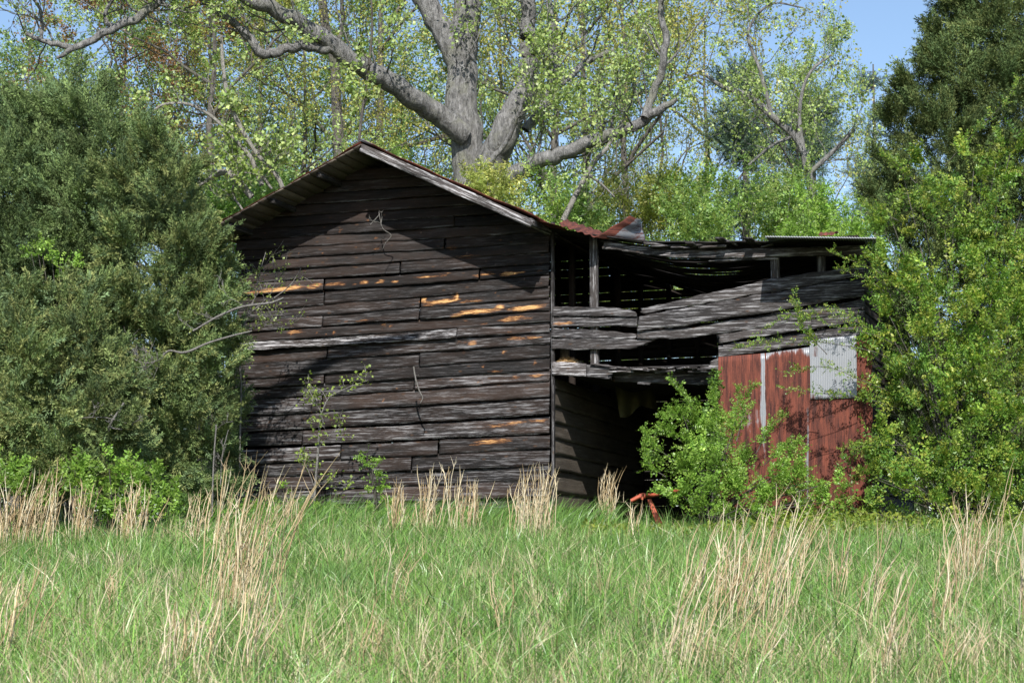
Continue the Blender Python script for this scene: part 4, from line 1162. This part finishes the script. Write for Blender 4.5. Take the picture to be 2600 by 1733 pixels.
# other bare or sparse trees standing behind the roof
def sparse(name, label, pls, d, bark, seed, twigs, leaves, pal, cat='tree', tl=(.5, 1.2), leaf=.11, group=None, maxl=3):
    g = np.array(P(pls[0][0][0], pls[0][0][1], pls[0][0][3] if len(pls[0][0]) > 3 else d))
    gz = float(ground_z(g[1]))
    lo = np.array((g[0], g[1], gz)) if name.endswith('tree') or name.endswith('sapling') else g
    o = empty(name, lo, label, cat, group)
    rng = np.random.default_rng(seed); out, tips = [], []
    for pl in pls:
        pts, rad = px_line(pl, d, len(pl) * 6, (1.0 if cat == 'branch' else .8) if bark is M_TWIG else 1.0); pts = pts - lo
        out.append((pts, rad))
        for j in range(twigs):
            i = rng.integers(len(pts) // 5, len(pts) - 1)
            ax = nrm(pts[i + 1] - pts[i]); s = rdir(1, rng)[0]; s = nrm(s - ax * s.dot(ax) + (0, 0, .2))
            grow(rng, pts[i], nrm(ax * .6 + s), rng.uniform(*tl), min(rad[i] * .5, .006 if bark is M_TWIG else .012), 1, maxl, out, tips, spread=.8, wander=.25, kids=(3, 3, 3))
    if leaves and tips:
        V, C = leaf_cloud(tips, leaves, .05, leaf, pal, rng)
        leaf_obj('leaves', V, C, M_LEAF, o)
    link('branches' if leaves else 'trunk', tubes_mesh('branches', out), bark, o)
    return o
sparse('slim_tree', 'slim grey-trunked tree between the oak limb and the ridge', [[(870, 700, 18), (862, 420, 16), (855, 280, 14), (848, 150, 13), (825, 60, 12), (818, 0, 12), (810, -120, 9)], [(845, 140, 8), (870, 60, 6), (868, 0, 5)]], 55, M_BARK, 91, 10, 2, PAL_FRESH, tl=(1, 2))
sparse('dead_tree', 'pale dead tree with bare arching boughs left of the ridge', [[(720, 640, 9), (705, 450, 6), (660, 400, 6), (625, 348, 6), (580, 250, 6), (567, 174, 5), (562, 90, 4)], [(665, 470, 7), (634, 397, 6), (590, 348, 5), (536, 295, 4.5), (469, 263, 4), (402, 272, 3.5), (370, 312, 2)], [(640, 500, 9), (571, 437, 9), (505, 468, 8)], [(690, 480, 4), (660, 440, 4), (590, 410, 3), (520, 400, 2.5)], [(620, 540, 3), (590, 480, 3), (620, 440, 2), (680, 455, 2)]], 44, M_DEAD, 92, 9, 1, PAL_FRESH, tl=(.4, 1.0))
sparse('slim_tree', 'thin sapling rising straight behind the ridge peak', [[(905, 420, 4), (918, 300, 4), (935, 180, 4), (945, 60, 3), (940, -40, 2)]], 46, M_BARK, 93, 7, 2, PAL_FRESH, tl=(.5, 1.2))
sparse('dead_tree', 'leaning pale dead trunk behind the right roof slope', [[(1430, 560, 8), (1470, 480, 7), (1510, 410, 6), (1545, 370, 5), (1560, 340, 4)], [(1490, 440, 4), (1530, 470, 3), (1560, 500, 2)]], 46, M_DEAD, 94, 5, 0, PAL_FRESH, tl=(.4, .9))
sparse('slim_tree', 'pale-limbed leafy tree spreading toward the open sky', [[(2080, 640, 12), (2060, 480, 11), (2020, 350, 10), (1965, 300, 10), (1900, 245, 9), (1833, 220, 6), (1790, 190, 4)], [(2055, 440, 7), (2120, 380, 6), (2170, 330, 4)], [(2040, 390, 7), (2030, 280, 5), (2060, 180, 4), (2110, 140, 3)], [(2030, 340, 5), (1960, 370, 4), (1900, 420, 3)], [(1960, 300, 6), (1930, 180, 5), (1900, 80, 4), (1960, 10, 3), (2040, 20, 2)]], 49, M_OAK, 95, 9, 2, PAL_FRESH, tl=(.8, 1.8), leaf=.09)

# ------------------------------------------------------------------ saplings, vines and sticks against the wall
sparse('sapling', 'thin pale sapling with sparse new leaves before the plank wall', [[(795, 1320, 4.5), (800, 1240, 4.5), (807, 1150, 4), (813, 1070, 3.5), (816, 1045, 3)], [(816, 1050, 2.5), (835, 1010, 2), (880, 985, 1.5), (935, 965, 1)], [(815, 1045, 2.5), (800, 1020, 2), (785, 990, 1.2)], [(830, 1015, 1.5), (815, 990, 1.5), (780, 980, 1)], [(800, 1240, 2), (785, 1200, 1.5), (770, 1170, 1)], [(803, 1225, 1.6), (850, 1220, 1.2), (880, 1235, 1)], [(812, 1130, 1.5), (850, 1090, 1), (870, 1040, 1)]], 35.5, M_TWIG, 101, 4, 1, [(.26, .36, .07), (.30, .38, .10)], cat='sapling', tl=(.12, .35), leaf=.062, maxl=2)
sparse('bare_vine', 'tangled bare vine with tiny buds climbing the left corner of the wall', [[(608, 1200, 3), (610, 1080, 3), (612, 980, 3), (608, 900, 3), (613, 850, 3), (640, 790, 2.5), (690, 760, 2), (740, 720, 1.6), (765, 680, 1.2)], [(612, 850, 2.5), (630, 800, 2), (650, 740, 2), (660, 690, 2), (675, 640, 1.4)], [(613, 850, 2), (650, 830, 2), (690, 810, 1.4), (705, 800, 1)], [(610, 850, 2), (640, 770, 2), (660, 720, 1.4), (640, 700, 1)], [(612, 850, 2), (660, 830, 1.6), (720, 830, 1)], [(610, 845, 2), (590, 860, 1.6), (560, 930, 1.4), (540, 980, 1)], [(640, 790, 2), (690, 740, 1.5), (700, 700, 1.2), (692, 660, 1)]], 35.6, M_TWIG, 102, 5, 1, [(.22, .28, .07)], cat='vine', tl=(.2, .6), leaf=.05, maxl=2)
sparse('dead_bough', 'long pale dead bough reaching across the cedar to the wall', [[(720, 756, 2), (690, 768, 3), (650, 773, 3), (610, 780, 3.5), (560, 800, 3.2), (490, 840, 2.5)]], 33.6, M_TWIG, 103, 4, 0, None, cat='branch', tl=(.2, .5))
sparse('dead_bough', 'lower pale dead bough with forked tip among the cedar branches', [[(640, 840, 2), (590, 852, 2.5), (530, 870, 3), (460, 895, 3.5), (430, 890, 2.5), (395, 918, 3), (360, 920, 2), (330, 905, 1.4)], [(395, 918, 2), (370, 935, 1.4), (355, 945, 1)]], 33.4, M_TWIG, 104, 4, 0, None, cat='branch', tl=(.2, .5))
sparse('dead_bough', 'crooked little dead bough low among the left cedar branches', [[(315, 1022, 3), (300, 1045, 3), (281, 1083, 2.5), (310, 1090, 1.5)], [(200, 1060, 1.5), (270, 1060, 2), (340, 1080, 1.5)]], 31.8, M_TWIG, 105, 3, 0, None, cat='branch', tl=(.1, .3))
sparse('dead_weed', 'thin dead stem standing upright left of the barn corner', [[(538, 1310, 3), (542, 1180, 2.5), (549, 1077, 2.5)], [(560, 1230, 2), (565, 1150, 1.6), (580, 1090, 1.2)]], 33.2, M_TWIG, 106, 2, 0, None, cat='stem', tl=(.1, .3))
sparse('hanging_twig', 'forked dead twig hanging high on the gable wall', [[(962, 538, 2), (965, 555, 2.2), (972, 580, 2), (993, 598, 2), (978, 618, 1.6), (972, 632, 1)], [(963, 545, 1.4), (950, 560, 1.2), (940, 570, 1)], [(968, 565, 1.2), (970, 550, 1)]], 36.6, M_TWIG, 107, 1, 0, None, cat='twig', tl=(.08, .15), maxl=2)
sparse('leaning_stick', 'bare pale stick caught upright on the plank wall', [[(1050, 930, 2.6), (1055, 960, 2.8), (1066, 995, 2.4), (1073, 1010, 2), (1068, 1022, 1)]], 36.2, M_TWIG, 108, 1, 0, None, cat='stick', tl=(.08, .15), maxl=2)

# tree left of the view whose heavy limb lays a diagonal shadow on the wall
def shade_tree():
    o = empty('bare_tree', gp(-620, 29.5), 'tall bare tree beyond the left edge, its limb shading the wall', 'tree'); lo = np.array(o.location)
    def cast(px, py, t):
        u, z = F(px, py); w = W(u, 0, z)
        return np.array(w) - np.array((.0325, 1.0465, -.95)) * t
    q = [cast(600, 1062, 8.2), cast(680, 1015, 8.3), cast(760, 968, 8.4), cast(860, 905, 8.6), cast(960, 880, 8.8), cast(1060, 860, 9)]
    top = np.array((lo[0] + .6, lo[1], q[0][2] - 2.2))
    limb = spline([top, (top + q[0]) / 2 + (0, 0, .4)] + q, 40) - lo
    out = [(limb, np.interp(np.linspace(0, 1, 40), [0, .5, .62, 1], [.20, .17, .15, .09])),
           (spline([(0, 0, -.3), (.2, 0, 4), top - lo, top - lo + (.3, .2, 5), top - lo + (.1, .3, 9)], 30), np.linspace(.36, .08, 30))]
    link('trunk', tubes_mesh('trunk', out), M_OAK, o)
shade_tree()

# ------------------------------------------------------------------ straw on the loft
def straw_heap():
    rng = np.random.default_rng(9); n = 900
    u0, z0 = F(1440, 922, .25)
    th = rng.uniform(0, 6.28, n); r = np.sqrt(rng.random(n))
    h = .13 * (1 - r ** 2) * rng.random(n)
    uu = u0 + .22 * r * np.cos(th); b = .25 + .2 * r * np.sin(th)
    c = np.array([W(a, e, z0 + k) for a, e, k in zip(uu, b, h)])
    d = rdir(n, rng) * (1, 1, .4)
    V = leaf_quads(c - nrm(d) * .05, nrm(d), rdir(n, rng), np.full(n, .11), np.full(n, .008))
    o = leaf_obj('straw_heap', V, pick([(.45, .30, .14), (.55, .38, .2), (.35, .22, .1)], n, rng, .2), M_STRAW)
    tag(o, 'small heap of straw on the loft floor by the corner post', 'straw')
straw_heap()

# ------------------------------------------------------------------ meadow
def blades(x, y, h, w, lean, az, cols, rng, nseg=3, curve=.6, zoff=-.02):
    n = len(x)
    t = np.linspace(0, 1, nseg + 1)
    base = np.stack([x, y, ground_z(y) + zoff], -1)
    dirv = np.stack([np.cos(az), np.sin(az), np.zeros(n)], -1)
    face = rng.uniform(0, math.pi, n)
    side = np.stack([np.cos(face), np.sin(face), np.zeros(n)], -1)
    pts = base[:, None] + np.stack([dirv[:, 0:1] * (lean * h)[:, None] * t ** 1.8, dirv[:, 1:2] * (lean * h)[:, None] * t ** 1.8, h[:, None] * (t - curve * .35 * np.minimum(lean, 1.2)[:, None] * t ** 2.5)], -1)
    ww = (w / 2)[:, None] * (1 - t ** 2.2 * .97)
    L = pts - side[:, None] * ww[..., None]; R = pts + side[:, None] * ww[..., None]
    V = np.stack([L, R], 2).reshape(n, -1, 3)                       # n, 2*(nseg+1), 3
    k = 2 * (nseg + 1)
    i0 = np.arange(n)[:, None, None] * k
    s = np.arange(nseg)[None, :, None] * 2
    q = i0 + s + np.array([0, 1, 3, 2])[None, None]
    return V.reshape(-1, 3), q.reshape(-1, 4), np.repeat(cols, k, 0)
def field_points(n, y0, y1, rng, margin=1.3, power=1.0):
    u = rng.random(n)
    y = y0 + (y1 - y0) * u ** power
    x = (rng.random(n) * 2 - 1) * (.26 * y * margin + .6)
    return x, y
def patchy(x, y, s, seed):
    return vnoise(x * s + 3.3 * vnoise(y * s * .8, seed + 2), seed) * .6 + vnoise(y * s * 1.3 + 2 * vnoise(x * s, seed + 4), seed + 1) * .6
def in_barn(x, y):
    dx, dy = x - CORNER.x, y - CORNER.y
    u = dx * UX.x + dy * UX.y; b = dx * BX.x + dy * BX.y
    return (b > -.02) & (u > -WID) & (u < LEAN)
def meadow():
    rng = np.random.default_rng(123)
    parts = []
    # short arching green blades
    pal = np.array([(.12, .25, .045), (.16, .31, .055), (.21, .37, .075), (.07, .165, .03), (.19, .33, .10), (.27, .39, .12)])
    dryp = np.array([(.50, .42, .25), (.60, .52, .34), (.42, .34, .19)])
    for n, hm, wm, lm, dq in ((190000, .20, .0085, .75, .10), (60000, .34, .007, .30, .16), (26000, .36, .012, .9, .06)):
        x, y = field_points(n, 10.5, 37.5, rng, power=.9)
        pn = patchy(x, y, .55, 5); fine = patchy(x, y, 2.3, 15)
        keep = ~in_barn(x, y) & (rng.random(n) < .80 + .5 * fine)
        x, y, pn = x[keep], y[keep], pn[keep]; n = len(x)
        h = np.clip(rng.normal(hm, hm * .33, n) * (1 + .3 * pn), .06, .7)
        w = wm * rng.uniform(.6, 1.4, n) * np.interp(y, [12, 36], [.75, 1.3])
        col = pal[rng.integers(0, 6, n)] * (np.interp(y, [14, 22, 34], [1.05, .92, .84]) * (1 + .12 * pn))[:, None] * (1 + .30 * rng.normal(size=(n, 1)))
        dry = rng.random(n) < np.clip(dq + .14 * patchy(x, y, .4, 9) + np.interp(y, [12, 17, 23, 36], [.24, .11, .01, -.05]), .02, .6)
        col[dry] = dryp[rng.integers(0, 3, dry.sum())] * (1 + .12 * rng.normal(size=(dry.sum(), 1)))
        parts.append(blades(x, y, h, w, np.abs(rng.normal(lm, .4, n)), rng.uniform(0, 6.28, n), np.clip(col, .01, 1), rng))
    # bunch-grass tufts
    m = 900
    tx, ty = field_points(m, 11, 36, rng, power=.9)
    q = np.repeat(np.arange(m), 34); n = len(q)
    a = rng.uniform(0, 6.28, n); r = np.abs(rng.normal(0, .07, n))
    x = tx[q] + r * np.cos(a); y = ty[q] + r * np.sin(a); sz = rng.uniform(.6, 1.25, m)[q]
    keep = ~in_barn(x, y)
    tc_ = pal[rng.integers(0, 6, m)] * rng.uniform(.65, 1.15, (m, 1))
    dq_ = rng.random(m) < .10
    tc_[dq_] = dryp[rng.integers(0, 3, dq_.sum())]
    hh = .36 * sz * rng.uniform(.5, 1.1, n)
    parts.append(blades(x[keep], y[keep], hh[keep], (rng.uniform(.006, .012, n) * np.interp(y, [12, 36], [.8, 1.3]))[keep], np.abs(rng.normal(.55, .35, n))[keep], a[keep], np.clip(tc_[q] * (1 + .15 * rng.normal(size=(n, 1))), .01, 1)[keep], rng, 4))
    # tall tufts near the wall
    n = 5200
    x = rng.uniform(-6, 1.7, n); y = rng.uniform(33, 37.5, n)
    keep = ~in_barn(x, y); x, y = x[keep], y[keep]; n = len(x)
    parts.append(blades(x, y, rng.uniform(.35, .75, n), rng.uniform(.010, .018, n), np.abs(rng.normal(.6, .3, n)), rng.uniform(-.6, .8, n), np.clip(pal[rng.integers(0, 5, n)] * .9, .01, 1), rng, 4))
    # matted thatch close to the camera
    n = 30000
    x, y = field_points(n, 10.5, 26, rng, power=1.5)
    h = rng.uniform(.05, .16, n)
    col = np.array([(.42, .36, .22), (.34, .29, .17), (.5, .45, .3)])[rng.integers(0, 3, n)] * (1 + .12 * rng.normal(size=(n, 1)))
    parts.append(blades(x, y, h, rng.uniform(.004, .008, n), rng.uniform(1, 2.6, n), rng.uniform(0, 6.28, n), np.clip(col, .01, 1), rng))
    V, L, C, n0 = [], [], [], 0
    for v, l, c in parts:
        V.append(v); L.append(l + n0); C.append(c); n0 += len(v)
    V, L, C = map(np.concatenate, (V, L, C))
    me = np_mesh('meadow_grass', V, L, np.full(len(L), 4)); set_col(me, C)
    o = link('meadow_grass', me, M_GRASS)
    tag(o, 'rough green meadow grass with dry blades mixed in', 'grass', kind='stuff')
meadow()

def ground_cover():
    rng = np.random.default_rng(55); n = 16000
    px = rng.uniform(1480, 2700, n); d = rng.uniform(30.6, 33.6, n)
    x = (px - 1300) / FPX * d
    hz = rng.random(n) ** 1.3 * np.interp(x, [2, 2.7, 3.2], [.55, .6, 1]) * np.clip(.32 + .16 * vnoise(x * 1.3, 4), .1, .6) * np.interp(d, [30.6, 32], [.3, 1])
    z = ground_z(d) + hz
    l = rng.uniform(.05, .10, n)
    V = leaf_quads(np.stack([x, d, z], -1), nrm(rdir(n, rng) + (0, -.2, .3)), nrm(rdir(n, rng) * .7 + (0, -.3, 1)), l, l * .6)
    o = leaf_obj('ground_cover', V, pick([(.22, .28, .045), (.17, .25, .04), (.26, .30, .05)], n, rng, .16), M_LEAF)
    tag(o, 'yellow-green leafy ground cover along the foot of the bushes', 'ground cover', kind='stuff')
ground_cover()

# ------------------------------------------------------------------ broomsedge: straw-coloured clumps
PAL_STRAW = [(.60, .47, .28), (.70, .58, .38), (.46, .34, .19), (.78, .68, .49)]
def clump_mesh(px, pyb, pyt, spread, n, lean, seed, d=None):
    rng = np.random.default_rng(seed)
    if d is None:
        r = ray(px, pyb); te = r.z / r.y
        d = 1.6 / (.0722 - te)
    H = (pyb - pyt) * mpp(d) / .95
    sx = spread * mpp(d)
    V, C, L, n0 = [], [], [], 0
    lo = np.array(gp(px, d))
    for k in range(n):
        hx = rng.normal(0, sx * .45); hy = rng.normal(0, max(.12, sx * .4))
        h = H * rng.uniform(.45, 1.0)
        ln = lean + rng.normal(0, .11)
        m = 9; t = np.linspace(0, 1, m)
        kink = rng.normal(0, .012)
        X = hx + ln * h * t ** 1.7 + .02 * np.sin(t * 9 + rng.uniform(0, 6)) * t
        Y = hy + rng.normal(0, .1) * h * t ** 1.5
        Z = h * (t - .06 * abs(ln) * t ** 2)
        if rng.random() < .07:                                    # a stalk snapped over
            f = rng.uniform(.45, .8); m0 = t > f; bx = rng.normal(.3, .6)
            Z = np.where(m0, Z - (t - f) * h * rng.uniform(.7, 1.5), Z); X = X + np.where(m0, (t - f) * h * bx, 0)
        pts = np.stack([X, Y, Z], -1); pts[:, 2] += ground_z(lo[1] + hy) - lo[2]
        rad = np.interp(t, [0, .4, .75, .9, 1], [.0035, .0042, .0050, .004, .001]) * rng.uniform(.7, 1.25) * np.interp(d, [14, 34], [1.1, 1.55])
        c = pick(PAL_STRAW, 1, rng, .1)[0]
        lines = [(pts, rad)]
        for w in range(rng.integers(2, 5)):                       # wispy leaf sheaths near the top
            i = rng.integers(3, m - 1); q = pts[i]; ld = rng.uniform(.07, .22)
            sd = np.array((rng.normal(.25, .5), rng.normal(0, .5), rng.uniform(.7, 1.3)))
            e = q + nrm(sd) * ld
            lines.append((np.array([q, (q + e) / 2 + rng.normal(0, .01, 3), e]), np.array([.003, .003, .0008]) * np.interp(d, [14, 34], [.9, 1.5])))
        for p, r in lines:
            a = np.array([0, 2.09, 4.19]); kk = len(p)
            ring = p[:, None] + r[:, None, None] * np.stack([np.cos(a), np.sin(a), np.zeros(3)], -1)[None]
            V.append(ring.reshape(-1, 3)); C.append(np.repeat(c[None], kk * 3, 0))
            i = np.arange(kk - 1)[:, None] * 3 + np.arange(3)[None]; j = np.arange(kk - 1)[:, None] * 3 + (np.arange(3)[None] + 1) % 3
            L.append(np.stack([i, j, j + 3, i + 3], -1).reshape(-1, 4) + n0); n0 += kk * 3
    me = np_mesh('dry_grass_clump', np.concatenate(V), np.concatenate(L), np.full(sum(map(len, L)), 4), True)
    set_col(me, np.concatenate(C))
    return me, lo
CL = [  # px, base y, top y, spread, stalks, lean, label
    (25, 1400, 1195, 60, 45, .12, 'dense pale broomsedge clump at the extreme left edge'),
    (95, 1400, 1190, 45, 36, .14, 'broomsedge clump second from the left edge, before the shrub'),
    (130, 1420, 1170, 16, 9, .08, 'few tall straw stalks before the low bright shrub'),
    (205, 1395, 1225, 50, 32, .05, 'bushy straw clump in front of the low bright green shrub'),
    (345, 1395, 1215, 60, 40, .08, 'dense short straw clump under the dark left cedars'),
    (500, 1400, 1240, 40, 18, .10, 'straw clump before the dark weeds at the barn corner'),
    (560, 1420, 1165, 24, 12, .22, 'tall thin straw stalks leaning right at the barn corner'),
    (620, 1600, 1160, 62, 46, .20, 'tallest broomsedge clump of the left foreground, leaning right'),
    (560, 1560, 1330, 40, 16, .18, 'broomsedge clump just left of the tallest left clump'),
    (480, 1740, 1480, 45, 20, .15, 'straw clump low in the left foreground at the bottom edge'),
    (635, 1740, 1440, 30, 12, .30, 'sparse straw stalks leaning right at the bottom, left of middle'),
    (735, 1360, 1235, 32, 14, .04, 'short straw tuft before the low weeds of the wall'),
    (285, 1580, 1420, 14, 5, .02, 'lone straw stalks standing in green grass, lower left'),
    (40, 1690, 1400, 45, 14, .18, 'loose straw stalks in the lower left corner'),
    (1010, 1365, 1215, 35, 26, .04, 'straw clump right of the leafy wall weed'),
    (1085, 1365, 1180, 32, 34, .08, 'feathery straw clump before the middle of the plank wall'),
    (1160, 1365, 1165, 20, 16, .10, 'tall narrow straw clump just right of the feathery one'),
    (1200, 1365, 1220, 24, 20, .05, 'short straw clump left of the big wall clump'),
    (1355, 1375, 1180, 58, 75, .05, 'big dense broomsedge clump at the front corner of the barn'),
    (1535, 1345, 1180, 26, 34, .08, 'narrow straw clump before the dark open bay'),
    (1000, 1560, 1370, 30, 8, .12, 'thin straw stalks in mid meadow below the leafy wall weed'),
    (1275, 1640, 1400, 14, 4, -.03, 'single straw stalks in the middle of the meadow'),
    (940, 1730, 1520, 34, 10, .05, 'straw wisps at the bottom edge, left of centre'),
    (1720, 1740, 1400, 30, 16, .24, 'slanting straw clump right of centre reaching the bottom edge'),
    (1760, 1560, 1275, 22, 10, .24, 'leaning straw stalks before the bright green bush'),
    (1845, 1610, 1280, 50, 34, .18, 'full broomsedge clump before the bright green bush, leaning right'),
    (1940, 1600, 1240, 46, 30, .24, 'tall broomsedge clump with swept tops before the rusty panels'),
    (2010, 1500, 1270, 16, 7, .36, 'slender stalks bent hard right below the rusty panels'),
    (2110, 1560, 1300, 22, 9, .18, 'straw stalks in the gap right of the tall swept clump'),
    (2190, 1600, 1320, 26, 10, .24, 'leaning straw stalks below the left side of the yellow-green bush'),
    (1890, 1740, 1510, 40, 8, .34, 'low arching stalks at the bottom edge, right of centre'),
    (2250, 1740, 1420, 40, 12, .26, 'open straw clump arching right at the lower right'),
    (2380, 1640, 1290, 34, 14, .14, 'straw clump below the middle of the yellow-green bush'),
    (2455, 1520, 1240, 28, 30, .10, 'dense upright straw clump below the yellow-green bush'),
    (2520, 1480, 1170, 12, 5, .26, 'tallest single stalks rising past the yellow-green bush'),
    (2585, 1640, 1200, 20, 9, .06, 'straw stalks cut by the right edge of the view'),
    (2420, 1740, 1560, 50, 12, .34, 'low straw clump in the lower right corner'),
    (1600, 1380, 1270, 40, 10, .12, 'few short stalks before the red implement'),
]
for k, (px, yb, yt, sp_, n_, le, lab) in enumerate(CL):
    me, lo = clump_mesh(px, yb, yt, sp_ if yb < 1450 else sp_ * 1.5, n_ if yb < 1450 else max(5, int(n_ * 1.15)), le, 300 + k)
    o = link('dry_grass_clump', me, M_STRAW); o.location = lo
    tag(o, lab, 'dry grass', 'broomsedge clumps in the meadow')
